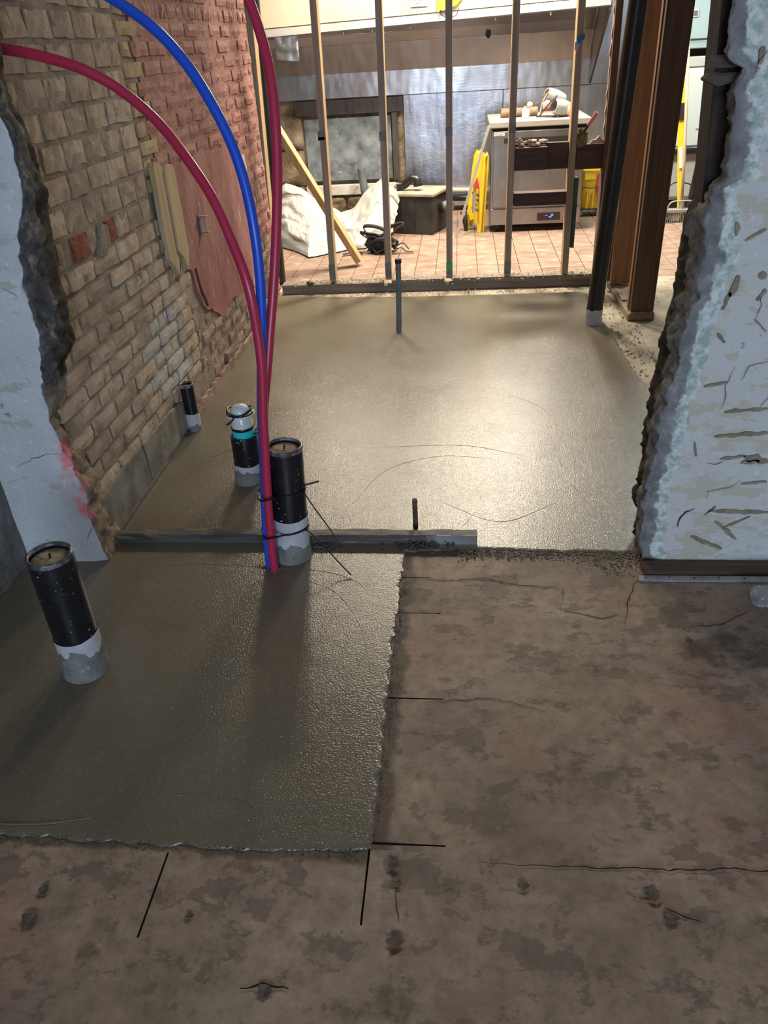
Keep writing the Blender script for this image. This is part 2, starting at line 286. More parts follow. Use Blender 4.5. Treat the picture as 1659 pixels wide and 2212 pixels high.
# ---------------------------------------------------------------- object helpers
def props(o, label=None, cat=None, group=None, kind=None):
    if label: o['label'] = label
    if cat: o['category'] = cat
    if group: o['group'] = group
    if kind: o['kind'] = kind
    return o
def thing(name, loc, label, cat, group=None, rot=(0, 0, 0)):
    o = bpy.data.objects.new(name, None); o.location = loc; o.rotation_euler = rot; o.empty_display_size = .05
    C.objects.link(o); return props(o, label, cat, group)
class MB:
    def __init__(s): s.v = []; s.f = []
    def add(s, vs, fs):
        k = len(s.v); s.v += [Vector(p) for p in vs]; s.f += [tuple(i + k for i in f) for f in fs]; return s
    def box(s, c, d, rot=None):
        c = Vector(c); h = [x / 2 for x in d]; R = rot if rot is not None else Matrix.Identity(3)
        vs = [c + R @ Vector((h[0] * a, h[1] * b, h[2] * e)) for a in (-1, 1) for b in (-1, 1) for e in (-1, 1)]
        return s.add(vs, [(0, 1, 3, 2), (4, 6, 7, 5), (0, 4, 5, 1), (2, 3, 7, 6), (0, 2, 6, 4), (1, 5, 7, 3)])
    def bar(s, p, q, wx, wy, up=(0, 1, 0)):
        p, q = Vector(p), Vector(q); z = (q - p); L = z.length; z.normalize()
        y = Vector(up); x = y.cross(z)
        if x.length < 1e-4: x = Vector((1, 0, 0))
        x.normalize(); y = z.cross(x)
        return s.box((p + q) / 2, (wx, wy, L), Matrix((x, y, z)).transposed())
    def tube(s, pts, r, n=12, caps=True, flat=1.0):
        pts = [Vector(p) for p in pts]; k0 = len(s.v); m = len(pts); prev = None
        rs = r if isinstance(r, (list, tuple)) else [r] * m
        for i, p in enumerate(pts):
            t = (pts[min(i + 1, m - 1)] - pts[max(i - 1, 0)]).normalized()
            if prev is None:
                a = Vector((0, 0, 1)) if abs(t.z) < .9 else Vector((1, 0, 0)); u = t.cross(a).normalized()
            else: u = (prev - t * prev.dot(t)).normalized()
            prev = u; vv = t.cross(u)
            for j in range(n):
                an = 2 * PI * j / n; s.v.append(p + (u * math.cos(an) + vv * math.sin(an) * flat) * rs[i])
        for i in range(m - 1):
            for j in range(n):
                a = k0 + i * n + j; b = k0 + i * n + (j + 1) % n; s.f.append((a, b, b + n, a + n))
        if caps:
            s.f.append(tuple(k0 + j for j in range(n - 1, -1, -1))); s.f.append(tuple(k0 + (m - 1) * n + j for j in range(n)))
        return s
    def lathe(s, prof, c=(0, 0, 0), n=32, R=None, a0=0., a1=2 * PI):
        """profile of (radius, height)"""
        c = Vector(c); R = R or Matrix.Identity(3); k0 = len(s.v); full = abs(a1 - a0 - 2 * PI) < 1e-5; nn = n if full else n + 1
        for (r, h) in prof:
            for j in range(nn):
                an = a0 + (a1 - a0) * j / n; s.v.append(c + R @ Vector((r * math.cos(an), r * math.sin(an), h)))
        for i in range(len(prof) - 1):
            for j in range(n):
                a = k0 + i * nn + j; b = k0 + i * nn + (j + 1) % nn; s.f.append((a, b, b + nn, a + nn))
        if prof[0][0] < 1e-5 or True:
            pass
        return s
    def disc(s, c, r, n=32, R=None, z=0):
        c = Vector(c); R = R or Matrix.Identity(3)
        return s.add([c + R @ Vector((r * math.cos(2 * PI * j / n), r * math.sin(2 * PI * j / n), z)) for j in range(n)], [tuple(range(n))])
    def prism(s, poly, o, ex, ey, ez, depth):
        """polygon (2d) in plane ex, ey at origin o, extruded by depth along ez"""
        o, ex, ey, ez = (Vector(a) for a in (o, ex, ey, ez)); n = len(poly)
        A = [o + ex * a + ey * b for a, b in poly]; B = [p + ez * depth for p in A]
        tri = tessellate_polygon([[Vector((a, b, 0)) for a, b in poly]])
        fs = [tuple(t) for t in tri] + [tuple(i + n for i in reversed(t)) for t in tri]
        fs += [(i, (i + 1) % n, (i + 1) % n + n, i + n) for i in range(n)]
        return s.add(A + B, fs)
    def grid(s, fn, nu, nv):
        k = len(s.v)
        for i in range(nu + 1):
            for j in range(nv + 1): s.v.append(Vector(fn(i / nu, j / nv)))
        for i in range(nu):
            for j in range(nv):
                a = k + i * (nv + 1) + j; s.f.append((a, a + 1, a + nv + 2, a + nv + 1))
        return s
    def build(s, name, m, parent=None, smooth=False, bevel=0., local=False, origin=None, seg=1, fix=True, angle=None):
        if parent is not None:
            org = Vector((0, 0, 0)); q = parent
            while q is not None and not local: org += q.location; q = q.parent
        elif origin is not None: org = Vector(origin)
        else:
            xs = [p.x for p in s.v]; ys = [p.y for p in s.v]; zs = [p.z for p in s.v]
            org = Vector(((min(xs) + max(xs)) / 2, (min(ys) + max(ys)) / 2, min(zs)))
        me = bpy.data.meshes.new(name)
        me.from_pydata([tuple(p - org) for p in s.v], [], s.f)
        bm = bmesh.new(); bm.from_mesh(me)
        if fix: bmesh.ops.recalc_face_normals(bm, faces=bm.faces)
        if bevel: bmesh.ops.bevel(bm, geom=[e for e in bm.edges if e.is_manifold and e.calc_face_angle(0) > .5], offset=bevel, segments=seg, affect='EDGES', clamp_overlap=True)
        bm.to_mesh(me); bm.free()
        if smooth:
            for p in me.polygons: p.use_smooth = True
            if angle: me.set_sharp_from_angle(angle=angle)
        me.materials.append(m)
        o = bpy.data.objects.new(name, me); C.objects.link(o)
        if parent is not None: o.parent = parent
        else: o.location = org
        return o
def rough(pts, amp, sc, seed=0.):
    return [Vector(p) + noise.noise_vector(Vector(p) * sc + Vector((seed, seed * 2, 0))) * amp for p in pts]
def catmull(pts, n=6):
    pts = [Vector(p) for p in pts]; out = []
    P = [pts[0] * 2 - pts[1]] + pts + [pts[-1] * 2 - pts[-2]]
    for i in range(1, len(P) - 2):
        for k in range(n):
            t = k / n; a, b, c, d = P[i - 1], P[i], P[i + 1], P[i + 2]
            out.append(.5 * ((2 * b) + (c - a) * t + (2 * a - 5 * b + 4 * c - d) * t * t + (3 * b - a - 3 * c + d) * t ** 3))
    out.append(pts[-1]); return out
def interp(tab, z, k=1):
    """tab sorted by first column descending"""
    if z >= tab[0][0]: return tab[0][k]
    for a, b in zip(tab, tab[1:]):
        if a[0] >= z >= b[0]: return a[k] + (b[k] - a[k]) * (a[0] - z) / max(1e-6, a[0] - b[0])
    return tab[-1][k]
def text_mesh(body, size, name, m, parent, loc, rot, extr=.0004):
    cu = bpy.data.curves.new(name, 'FONT'); cu.body = body; cu.size = size; cu.extrude = extr
    tmp = bpy.data.objects.new(name + '_tmp', cu); C.objects.link(tmp)
    dg = bpy.context.evaluated_depsgraph_get(); me = bpy.data.meshes.new_from_object(tmp.evaluated_get(dg))
    bpy.data.objects.remove(tmp); bpy.data.curves.remove(cu)
    me.materials.clear(); me.materials.append(m)
    o = bpy.data.objects.new(name, me); C.objects.link(o); o.parent = parent; o.location = Vector(loc) - parent.location; o.rotation_euler = rot; return o
def ribbon(path, wd, z, axis='Z'):
    """thin flat crack ribbon with tapering, uneven width; path of 2d points; axis Z: on the floor, Y: on a wall facing -Y at y=z"""
    mb = MB(); P = [Vector((a, b, 0)) for a, b in path]; Q = []
    for a, b in zip(P, P[1:]):
        n = max(2, int((b - a).length / .012))
        for i in range(n):
            q = a.lerp(b, i / n); nn = noise.noise_vector(q * 45) * .006; Q.append(Vector((q.x + nn.x, q.y + nn.y, 0)))
    Q.append(P[-1]); n = len(Q); vs = []
    for i, q in enumerate(Q):
        t = (Q[min(i + 1, n - 1)] - Q[max(i - 1, 0)]).normalized(); s = Vector((-t.y, t.x, 0))
        ww = wd * (.25 + .75 * math.sin(PI * (i + .3) / n)) * (.6 + .6 * abs(noise.noise(q * 60)))
        for e in (-1, 1):
            p = q + s * ww / 2 * e; vs.append((p.x, p.y, z) if axis == 'Z' else (p.x, z, p.y))
    mb.add(vs, [(2 * i, 2 * i + 1, 2 * i + 3, 2 * i + 2) for i in range(n - 1)]); return mb

# ================================================================ SETTING
# ---- old floor of the front room: heightfield with real saw-cut slots and spalls
slots = [  # x0, x1, y0, y1
    (-.6245, -.6205, .752, .932), (-.195, -.191, .80, .962), (-.19, -.033, .974, .978), (-.19, -.046, 1.392, 1.3955),
    (-.2, -.061, 1.7345, 1.7375), (-.19, -.097, 1.910, 1.9125), (.042, .0455, 2.004, 2.075)]
spalls = [(-.853, .833, .018, .010), (-.854, .775, .026, .008), (-.533, .798, .012, .006), (-.139, .927, .020, .012), (-.13, .89, .016, .010), (-.125, .772, .024, .012),
          (.123, .896, .016, .010), (.372, .890, .024, .018), (.395, .845, .022, .007), (-.355, .672, .020, .007), (.625, 1.634, .014, .006)]
xs = [-1.48 + i * .012 for i in range(int((2.4 + 1.48) / .012) + 1)]
ys = [.30 + i * .012 for i in range(int((2.08 - .30) / .012) + 1)]
for (a, b, c_, d) in slots: xs += [a, b]; ys += [c_, d]
xs = sorted(set(round(x, 4) for x in xs)); ys = sorted(set(round(y, 4) for y in ys))
def dedupe(L, keep):
    out = []
    for x in L:
        if out and x - out[-1] < .0022 and x not in keep: continue
        out.append(x)
    return out
xs = dedupe(xs, {round(v, 4) for s_ in slots for v in s_[:2]}); ys = dedupe(ys, {round(v, 4) for s_ in slots for v in s_[2:]})
def inslot(x, y): return any(a <= x <= b and c_ <= y <= d for a, b, c_, d in slots)
def fh(x, y):
    z = .0016 * noise.noise(Vector((x * 6, y * 9, 1))) + .0008 * noise.noise(Vector((x * 30, y * 30, 2)))
    for (sx, sy, r, dp) in spalls:
        dx, dy = x - sx, y - sy
        if abs(dx) < .06 and abs(dy) < .06:
            q = math.hypot(dx, dy) / (r * (1 + .6 * noise.noise(Vector((dx * 60, dy * 60, sx * 9)))))
            if q < 1: z -= dp * (1 - q * q) * (.7 + .5 * noise.noise(Vector((x * 120, y * 120, 5))))
    return z
mb = MB(); nx, ny = len(xs), len(ys)
for x in xs:
    for y in ys: mb.v.append(Vector((x, y, fh(x, y))))
slotq = []
for i in range(nx - 1):
    for j in range(ny - 1):
        a = i * ny + j; q = (a, a + ny, a + ny + 1, a + 1)
        if inslot((xs[i] + xs[i + 1]) / 2, (ys[j] + ys[j + 1]) / 2): slotq.append(q)
        else: mb.f.append(q)
floor = mb.build('floor', M['floor'], origin=(0, 0, 0), smooth=True)
at = floor.data.attributes.new('damp_shade', 'FLOAT', 'POINT')
for i, v_ in enumerate(floor.data.vertices):
    x, y = v_.co.x, v_.co.y; q = 9.
    if x > -.19 and y > .96: q = min(q, (x + .19) / .075)
    if x <= -.19 and y < .96: q = min(q, (.955 - y) / (.04 if x < -.55 else .055))
    if x > -.19 and y > 1.9: q = min(q, (2.06 - y) / .07)
    bl = max(1 - math.hypot((x + .695) / 1.5, y - .775) / .035, 1 - math.hypot(x + .706, y - .712) / .04, 1 - math.hypot((x - .75) / 2, y - 1.60) / .13, 1 - math.hypot((x + .12) / 1.2, y - .66) / .05)  # damp blotches, plus the right pier's cast shadow painted as the widest one
    at.data[i].value = max(0, 1 - q, min(.55, bl))
props(floor, 'old brown worn concrete floor of the front room', kind='structure')
for (a, b, c_, d) in slots:   # the sides and bottom of every saw cut
    k = MB(); k.add([(x, y, z) for z in (.0005, -.025) for x, y in ((a, c_), (b, c_), (b, d), (a, d))], [(4, 5, 6, 7), (0, 1, 5, 4), (1, 2, 6, 5), (2, 3, 7, 6), (3, 0, 4, 7)])
    k.build('saw_cut', M['crack'], floor, fix=False)
floorcracks = [([(-.17, 1.906), (-.053, 1.896), (.077, 1.905), (.175, 1.876), (.307, 1.862), (.30, 1.799)], .004), ([(.295, 1.76), (.327, 1.746), (.402, 1.721), (.457, 1.739)], .004),
    ([(.462, 1.70), (.49, 1.80), (.525, 1.893), (.574, 1.929)], .003), ([(.639, 1.692), (.73, 1.704), (.825, 1.767)], .004), ([(-.114, 1.377), (.075, 1.40), (.133, 1.386), (.211, 1.357)], .003),
    ([(.03, .941), (.20, .941), (.40, .946), (.62, .956), (.9, .965)], .004), ([(-.40, .668), (-.36, .682), (-.31, .676)], .006), ([(.387, .862), (.45, .842)], .005), ([(-.13, .87), (-.12, .81)], .0025)]
for p, wd in floorcracks: ribbon(p, wd, .0022).build('crack', M['crack'], floor, fix=False)
def spall_patch(x, y, r, seed):
    k = MB(); n = 28; k.v.append(Vector((x, y, .0008)))
    for lv in (.55, 1.0):
        for i in range(n):
            a = 2 * PI * i / n; rr = r * lv * (1 + .5 * noise.noise(Vector((math.cos(a) * 1.5, math.sin(a) * 1.5, seed))) + .3 * noise.noise(Vector((math.cos(a) * 5, math.sin(a) * 5, seed))))
            k.v.append(Vector((x + rr * math.cos(a), y + rr * .9 * math.sin(a), (.0022 if lv < 1 else .0030) + .0012 * noise.noise(Vector((a * 3, lv * 9, seed))))))
    k.f = [(0, 1 + i, 1 + (i + 1) % n) for i in range(n)] + [(1 + i, 1 + n + i, 1 + n + (i + 1) % n, 1 + (i + 1) % n) for i in range(n)]
    k.build('spall', M['spall'], floor, fix=False)
for i, (sx, sy, r_, dp) in enumerate(spalls): spall_patch(sx, sy, r_ * .62, i * 7.1)
MB().box((.5, -1.7, -.02), (6, 4.0, .04)).build('floor_near', M['floor'], origin=(0, 0, 0))
bpy.data.objects['floor_near']['kind'] = 'structure'

# ---- wet concrete pour
def ring(base_pts, step):
    out = []
    n = len(base_pts)
    for i in range(n):
        a, b = Vector(base_pts[i]), Vector(base_pts[(i + 1) % n]); k = max(1, int((b - a).length / step))
        out += [a.lerp(b, j / k) for j in range(k)]
    return out
outline = [(-1.462, .965), (-1.1, .962), (-1.018, .960), (-.854, .955), (-.694, .952), (-.539, .950), (-.388, .953), (-.288, .953), (-.200, .962), (-.195, 1.0), (-.192, 1.25), (-.195, 1.40), (-.197, 1.58), (-.191, 1.79), (-.194, 1.93), (-.185, 2.055), (.05, 2.075), (.30, 2.06), (.57, 2.055), (.595, 2.25), (.90, 3.25), (.86, 3.45), (.84, 3.69), (.83, 4.03), (.815, 4.43), (.80, 4.95), (.757, 4.995), (.2, 4.985), (-.296, 4.995), (-.8, 5.03), (-1.235, 5.10), (-1.235, 4.2), (-1.235, 2.20), (-1.236, 1.99), (-1.462, 1.985)]
B = ring([(a, b, 0) for a, b in outline], .010)
nB = len(B); ringsP = []
sm = []
for i in range(nB):
    t = (B[(i + 3) % nB] - B[(i - 3) % nB]); t.normalize(); sm.append(Vector((t.y, -t.x, 0)))   # outward (counter-clockwise outline)
slab = MB(); lev = [(.006, -.012), (.004, .0005), (.001, .0035), (-.006, .0050)]
for k, (off, z) in enumerate(lev):
    for i in range(nB):
        q = B[i]; rag = (.010 * noise.noise(q * 26) + .005 * noise.noise(q * 70)) * (1 if (q.y < 2.06 or q.x > .78) else .35)
        p = q + sm[i] * (off * (1 + .6 * noise.noise(q * 60)) + rag); slab.v.append(Vector((p.x, p.y, z + (.0012 * noise.noise(q * 50) if k in (1, 2) else 0))))
for k in range(len(lev) - 1):
    for i in range(nB):
        j = (i + 1) % nB; slab.f.append((k * nB + i, k * nB + j, (k + 1) * nB + j, (k + 1) * nB + i))
top0 = (len(lev) - 1) * nB
for tr in tessellate_polygon([[slab.v[top0 + i] for i in range(nB)]]): slab.f.append(tuple(top0 + i for i in tr))
wet = slab.build('floor_wet_slab', M['wet'], origin=(0, 0, 0))
props(wet, 'freshly poured grey wet concrete slab filling the trench', kind='structure')
trowel = [[(-1.177, 1.916), (-.915, 1.966), (-.66, 1.954), (-.441, 1.932), (-.329, 1.88), (-.278, 1.81)], [(-.527, 1.901), (-.396, 1.831), (-.308, 1.701), (-.257, 1.544), (-.236, 1.405)], [(-.878, 2.053), (-.738, 2.013), (-.641, 1.936)],
    [(-.579, 1.516), (-.435, 1.415), (-.32, 1.307), (-.259, 1.236)], [(-1.1, .985), (-1.018, .979), (-.918, .985), (-.827, 1.003)], [(-.38, 2.802), (.006, 2.816), (.264, 2.71)], [(.365, 3.007), (.405, 2.522), (.517, 2.175)],
    [(.132, 3.934), (.16, 4.3), (.233, 4.571), (.441, 4.74)], [(-.062, 2.355), (.134, 2.231), (.337, 2.355)], [(-1.161, 2.497), (-1.025, 2.75), (-.869, 2.855)], [(-.944, 1.654), (-.877, 1.666), (-.796, 1.637)],
    [(-.75, 1.05), (-.6, 1.075), (-.5, 1.06), (-.42, 1.03)], [(-.40, 2.35), (-.30, 2.60), (-.10, 2.72), (.12, 2.70)], [(.05, 2.30), (0., 2.18), (.02, 2.12)], [(-1.05, 2.26), (-1.02, 2.33), (-.99, 2.27)], [(-1.08, 2.27), (-1.06, 2.36), (-1.02, 2.39)], [(.20, 3.35), (.35, 3.2), (.42, 2.95)]]
for i, p in enumerate(trowel):
    q = catmull([(a, b, .0050) for a, b in p], 14); n = len(q); k = MB()
    rr = (.0035 if i == 4 else .0017)
    k.tube(q, [rr * (.35 + .65 * math.sin(PI * (j + .5) / n)) * (.7 + .5 * noise.noise(q[j] * 40)) for j in range(n)], 6, flat=1)
    k.build('trowel_ridge', M['wet'], wet, smooth=True)
# dry concrete beyond the slab on the right and under the stud wall
dry = MB().box((1.75, 3.70, -.0215), (3.4, 3.3, .04)); dry.box((-.675, 5.18, -.0215), (1.44, .42, .04))
dry.box((-.3, 3.5, -.07), (2.6, 3.4, .06))
props(dry.build('floor_dry_concrete', M['dry'], origin=(0, 0, 0)), 'dusty dry concrete floor at right of the wet slab', kind='structure')

# ---- left brick wall
XW = -1.24
wall = MB().box((XW - .13, 3.59, 1.25), (.25, 3.06, 2.5)).build('wall_left', M['mortar'], origin=(0, 0, 0))
props(wall, 'old brick side wall, buff at front and red painted behind', kind='structure')
# painted mortar bed behind the red courses (part of the same wall)
MB().grid(lambda u, v: (XW - .0005 + .003 * noise.noise(Vector((u * 30, v * 20, 3))) + .0025 * noise.noise(Vector((u * 90, v * 70, 3))), 3.27 + 1.84 * u, 1.03 + .85 * v), 110, 60).build('painted_mortar', M['red_mortar'], wall, smooth=True)
def brick_mesh(L, Hh, seed, name, m):
    """irregular brick, proud face towards +X, origin at the middle of the back face"""
    r = random.Random(seed); D = .03; ny_, nz_ = 4, 2; v = []; f = []
    e = .0045
    for i in range(ny_ + 1):
        for j in range(nz_ + 1):
            y = -L / 2 + L * i / ny_; z = -Hh / 2 + Hh * j / nz_; x = D + r.uniform(-.0025, .0025)
            edge = i in (0, ny_) or j in (0, nz_)
            if edge: x -= r.uniform(.002, .006); y -= math.copysign(e, y) * (i in (0, ny_)) * r.uniform(.2, 1.3); z -= math.copysign(e, z) * (j in (0, nz_)) * r.uniform(.2, 1.1)
            v.append((x, y + r.uniform(-.001, .001), z + r.uniform(-.001, .001)))
    for i in range(ny_):
        for j in range(nz_):
            a = i * (nz_ + 1) + j; f.append((a, a + nz_ + 1, a + nz_ + 2, a + 1))
    edge = [i * (nz_ + 1) for i in range(ny_ + 1)] + [ny_ * (nz_ + 1) + j for j in range(1, nz_ + 1)] + [i * (nz_ + 1) + nz_ for i in range(ny_ - 1, -1, -1)] + [j for j in range(nz_ - 1, 0, -1)]
    k = len(v)
    for q in edge: v.append((0, v[q][1] * 1.02, v[q][2] * 1.04))
    n = len(edge)
    for i in range(n): f.append((edge[i], k + i, k + (i + 1) % n, edge[(i + 1) % n]))
    me = bpy.data.meshes.new(name); me.from_pydata(v, [], f); me.materials.append(m)
    bm = bmesh.new(); bm.from_mesh(me); bmesh.ops.recalc_face_normals(bm, faces=bm.faces); bm.to_mesh(me); bm.free()
    return me
cache = {}
def bricks_for(L, Hh, key):
    k = (round(L / .02), round(Hh / .01), key, rnd.randrange(5))
    if k not in cache: cache[k] = (brick_mesh(round(L / .02) * .02, round(Hh / .01) * .01, hash(k[:2]) % 999 + k[3] * 31, 'brick', M[key]), round(L / .02) * .02, round(Hh / .01) * .01)
    return cache[k]
BR = []   # y0, y1, z0, z1, material key, extra proud
g = .011
rows_u = {1.588: [2.30, 2.46, 2.61, 2.77, 2.93, 3.02, 3.125], 1.50: [2.31, 2.468, 2.623, 2.776, 2.94, 3.106], 1.414: [2.25, 2.402, 2.545, 2.721, 2.881, 3.026, 3.118], 1.325: [2.17, 2.33, 2.48, 2.638, 2.792, 2.949, 3.112],
    1.238: [2.10, 2.25, 2.406, 2.563, 2.718, 2.887, 3.12], 1.15: [2.18, 2.35, 2.50, 2.657, 2.814, 2.966, 3.128], 1.065: [2.15, 2.31, 2.475, 2.63, 2.79, 2.96, 3.12], .975: [2.20, 2.40, 2.55, 2.70, 2.85, 3.0, 3.13], .885: [2.15, 2.285, 2.38, 2.51, 2.60, 2.66, 2.75, 2.88, 3.01, 3.12]}
us = sorted(rows_u); us2 = us[1:] + [1.676]
for z0, z1 in zip(us, us2):
    hs = rows_u[z0]
    for a, b in zip(hs, hs[1:]): BR.append((a + g / 2, b - g / 2, z0 + g / 2, z1 - g / 2, 'buff', rnd.uniform(-.003, .004)))
hs = [2.2, 2.36, 2.52, 2.68, 2.84, 2.99, 3.12]
for z0 in (1.676,):
    for a, b in zip(hs, hs[1:]): BR.append((a + g / 2, b - g / 2, z0 + g / 2, z0 + .087 - g / 2, 'buff', 0))
low = [.885, .81, .742, .675, .610, .542, .478, .412, .345, .28, .215, .15]
for i, (z1, z0) in enumerate(zip(low, low[1:])):
    y = 2.02 + (.0 if i % 2 else .1) + rnd.uniform(-.02, .02)
    while y < 3.36:
        L = rnd.choice([.205, .205, .205, .105]) if y > 2.75 else .205
        key = 'buff'
        cy, cz = y + L / 2, (z0 + z1) / 2
        if 2.82 < cy < 3.2 and .2 < cz < .56: key = 'efflo'
        if cy > 3.3 and cz < .5: key = 'rough_pink'
        b = min(y + L, 3.42)
        if b - y > .05: BR.append((y + g / 2, b - g / 2, z0 + g / 2, z1 - g / 2, key, rnd.uniform(-.006, .006)))
        y += L
pitch = .0667
poly_r = [(3.339, 1.053), (3.774, 1.048), (4.161, 1.034), (4.518, 1.006), (4.695, .948), (4.671, .728), (4.651, .469), (4.633, .28), (4.286, .291), (4.022, .289), (3.90, .30), (3.771, .266), (3.68, .33), (3.617, .362), (3.528, .412), (3.47, .50), (3.451, .586), (3.366, .669), (3.385, .80), (3.399, .878), (3.36, .98)]
def inpoly(y, z, P):
    c = False; n = len(P)
    for i in range(n):
        (a, b), (d, e) = P[i], P[(i + 1) % n]
        if (b > z) != (e > z) and y < (d - a) * (z - b) / (e - b) + a: c = not c
    return c
k0 = -18
for r in range(k0, 9):
    z0 = 1.238 + r * pitch; z1 = z0 + pitch
    if z0 < .005 or z0 > 1.72: continue
    hdr = abs(z0 - 1.5715) < .02
    y = 3.128; i = 0
    first = .2 if r % 2 == 0 else .1
    while y < 5.04:
        L = first if i == 0 else (.1 if hdr else .2) * rnd.uniform(.94, 1.06)
        b = min(y + L, 5.105); cy, cz = (y + b) / 2, (z0 + z1) / 2
        if z0 < .95 and y < 3.42: y = b; i += 1; continue
        skip = b - y < .05 or (inpoly(cy, cz, poly_r) and inpoly(y + .03, cz, poly_r) and inpoly(b - .03, cz, poly_r))
        if hdr and 3.48 < cy < 3.57: skip = True
        key = ('yellow_brick' if i == 0 or (i == 1 and first == .1 and b < 3.34) else 'red_paint') if cz > 1.0 else ('rough_pink' if cz < .45 else 'red_paint')
        if not skip: BR.append((y + g / 2, b - g / 2, z0 + g / 2 + rnd.uniform(0, .003), z1 - g / 2, key, rnd.uniform(-.004, .004) * (2.2 if key == 'rough_pink' else 1)))
        y = b; i += 1
MB().grid(lambda u, v: (XW - .0010 + .005 * noise.noise(Vector((u * 14, v * 22, 3))) + .0035 * noise.noise(Vector((u * 50, v * 80, 3))), 2.05 + 1.08 * u, .89 + .95 * v), 90, 80).build('mortar_smear', M['mortar'], wall, smooth=True)
# two bricks broken open to their red core
for j, q in enumerate(BR):
    cy, cz = (q[0] + q[1]) / 2, (q[2] + q[3]) / 2
    if q[4] == 'buff' and .885 < cz < .96 and (2.42 < cy < 2.47 or 2.68 < cy < 2.73): BR[j] = (*q[:4], 'red_core', .004)
BR.sort(key=lambda q: math.hypot(q[0], 1.24) + max(0, q[2] - 1.6) * 20)
rest = MB()
for i, (y0, y1, z0, z1, key, pr) in enumerate(BR):
    L, Hh = y1 - y0, z1 - z0
    me, ml, mh = bricks_for(L, Hh, key)
    loc = Vector((XW - .028 + pr + .004, (y0 + y1) / 2, (z0 + z1) / 2)); rot = Euler((rnd.uniform(-.02, .02), rnd.uniform(-.015, .015), rnd.uniform(-.015, .015)))
    sc = Vector((1, L / ml, Hh / mh))
    if i < 298:
        o = bpy.data.objects.new('brick', me); C.objects.link(o); o.parent = wall; o.location = loc; o.rotation_euler = rot; o.scale = sc
        if key == 'red_core': o['label'] = 'broken brick showing its red core'
    else:
        R = rot.to_matrix(); rest.add([loc + R @ Vector((v.co.x * sc.x, v.co.y * sc.y, v.co.z * sc.z)) for v in me.vertices], [tuple(p.vertices) for p in me.polygons])
if rest.v:
    ro = rest.build('far_bricks', M['red_paint'], wall, fix=False); ro['kind'] = 'stuff'
# lump of loose mortar between the broken bricks, dark hole, red render, plank, bracket, slot
def slab_patch(poly, name, m, x0, th, amp=.006, step=.02, sc=26):
    P = []; n = len(poly)
    for i in range(n):
        a, b = Vector((*poly[i], 0)), Vector((*poly[(i + 1) % n], 0)); k = max(1, int((b - a).length / step))
        for j in range(k):
            q = a.lerp(b, j / k); d = noise.noise_vector(q * sc) * amp; P.append((q.x + d.x, q.y + d.y))
    return MB().prism(P, (x0, 0, 0), (0, 1, 0), (0, 0, 1), (1, 0, 0), th).build(name, m, wall)
rend = slab_patch(poly_r, 'red_render_patch', M['red_render'], XW - .012, .020, .030, .010, 11)
rend['label'] = 'smooth red painted render over the brick'
slab_patch([(2.56, .875), (2.62, .968), (2.67, .955), (2.66, .89), (2.60, .862)], 'loose_mortar', M['mortar'], XW - .01, .022, .008)
slab_patch([(4.70, 1.0), (4.93, 1.0), (4.90, .3), (4.66, .32)], 'side_render', M['rough_pink'], XW - .012, .012, .012)
slab_patch([(3.49, .60), (3.52, .50), (3.575, .40), (3.555, .40), (3.50, .49), (3.475, .60)], 'wall_slot', M['void'], XW + .0055, .006, .003)
slab_patch([(3.50, 1.578), (3.535, 1.575), (3.56, 1.635), (3.515, 1.635)], 'missing_brick_hole', M['void'], XW - .02, .017, .003)
slab_patch([(4.45, .95), (4.52, .60), (4.56, .36), (4.65, .36), (4.63, .95)], 'worn_render', M['efflo'], XW + .006, .006, .02)
slab_patch([(2.10, .005), (2.10, .165), (2.30, .178), (2.50, .172), (2.515, .03), (2.50, .005)], 'cement_upstand', M['parge'], XW + .002, .016, .004)
slab_patch([(2.522, .005), (2.53, .10), (2.525, .172), (2.72, .165), (2.89, .160), (3.04, .138), (3.06, .005)], 'cement_upstand', M['parge'], XW + .002, .014, .004)
MB().bar((XW + .024, 2.12, .010), (XW + .024, 3.02, .008), .014, .012, (0, 0, 1)).build('floor_joint_strip', M['mud'], wall)
slab_patch([(3.06, .0), (3.1, .06), (3.4, .045), (3.8, .05), (4.3, .03), (4.9, .04), (4.95, .0)], 'mortar_skirt', M['rough_pink'], XW + .0, .02, .02)
pl = MB()
for (ya, yb, zt, zb, tip, dx) in ((3.165, 3.262, 1.09, .685, .64, .022), (3.266, 3.375, 1.07, .70, .632, .030)):
    P = [(ya, zt - .02), (ya + .02, zt), (yb - .02, zt - .012), (yb, zt - .03), (yb + .004, (zt + zb) / 2), (yb - .004, zb), (yb - .02, zb - .02), ((ya + yb) / 2 + .01, tip), ((ya + yb) / 2 - .02, zb - .01), (ya - .012, zb + .03), (ya - .008, (zt + zb) / 2)]
    k = MB().prism([(a + .003 * noise.noise(Vector((a * 60, b * 60, 1))), b) for a, b in P], (XW + .004, 0, 0), (0, 1, 0), (0, 0, 1), (1, 0, 0), dx).build('splintered_plank', M['plank'], wall)
br = thing('wall_bracket', (XW + .011, 3.66, .72), 'small rusty metal bracket screwed to the red render', 'bracket')
MB().box((XW + .013, 3.65, .76), (.004, .03, .09)).build('back_plate', M['conduit'], br, bevel=.001)
MB().box((XW + .030, 3.66, .795), (.036, .035, .005)).build('hook_arm', M['conduit'], br, bevel=.001)
MB().box((XW + .030, 3.66, .725), (.036, .028, .005)).build('hook_arm', M['conduit'], br, bevel=.001)
MB().box((XW + .035, 3.668, .757), (.004, .02, .06)).build('front_plate', M['padgrey'], br, bevel=.001)

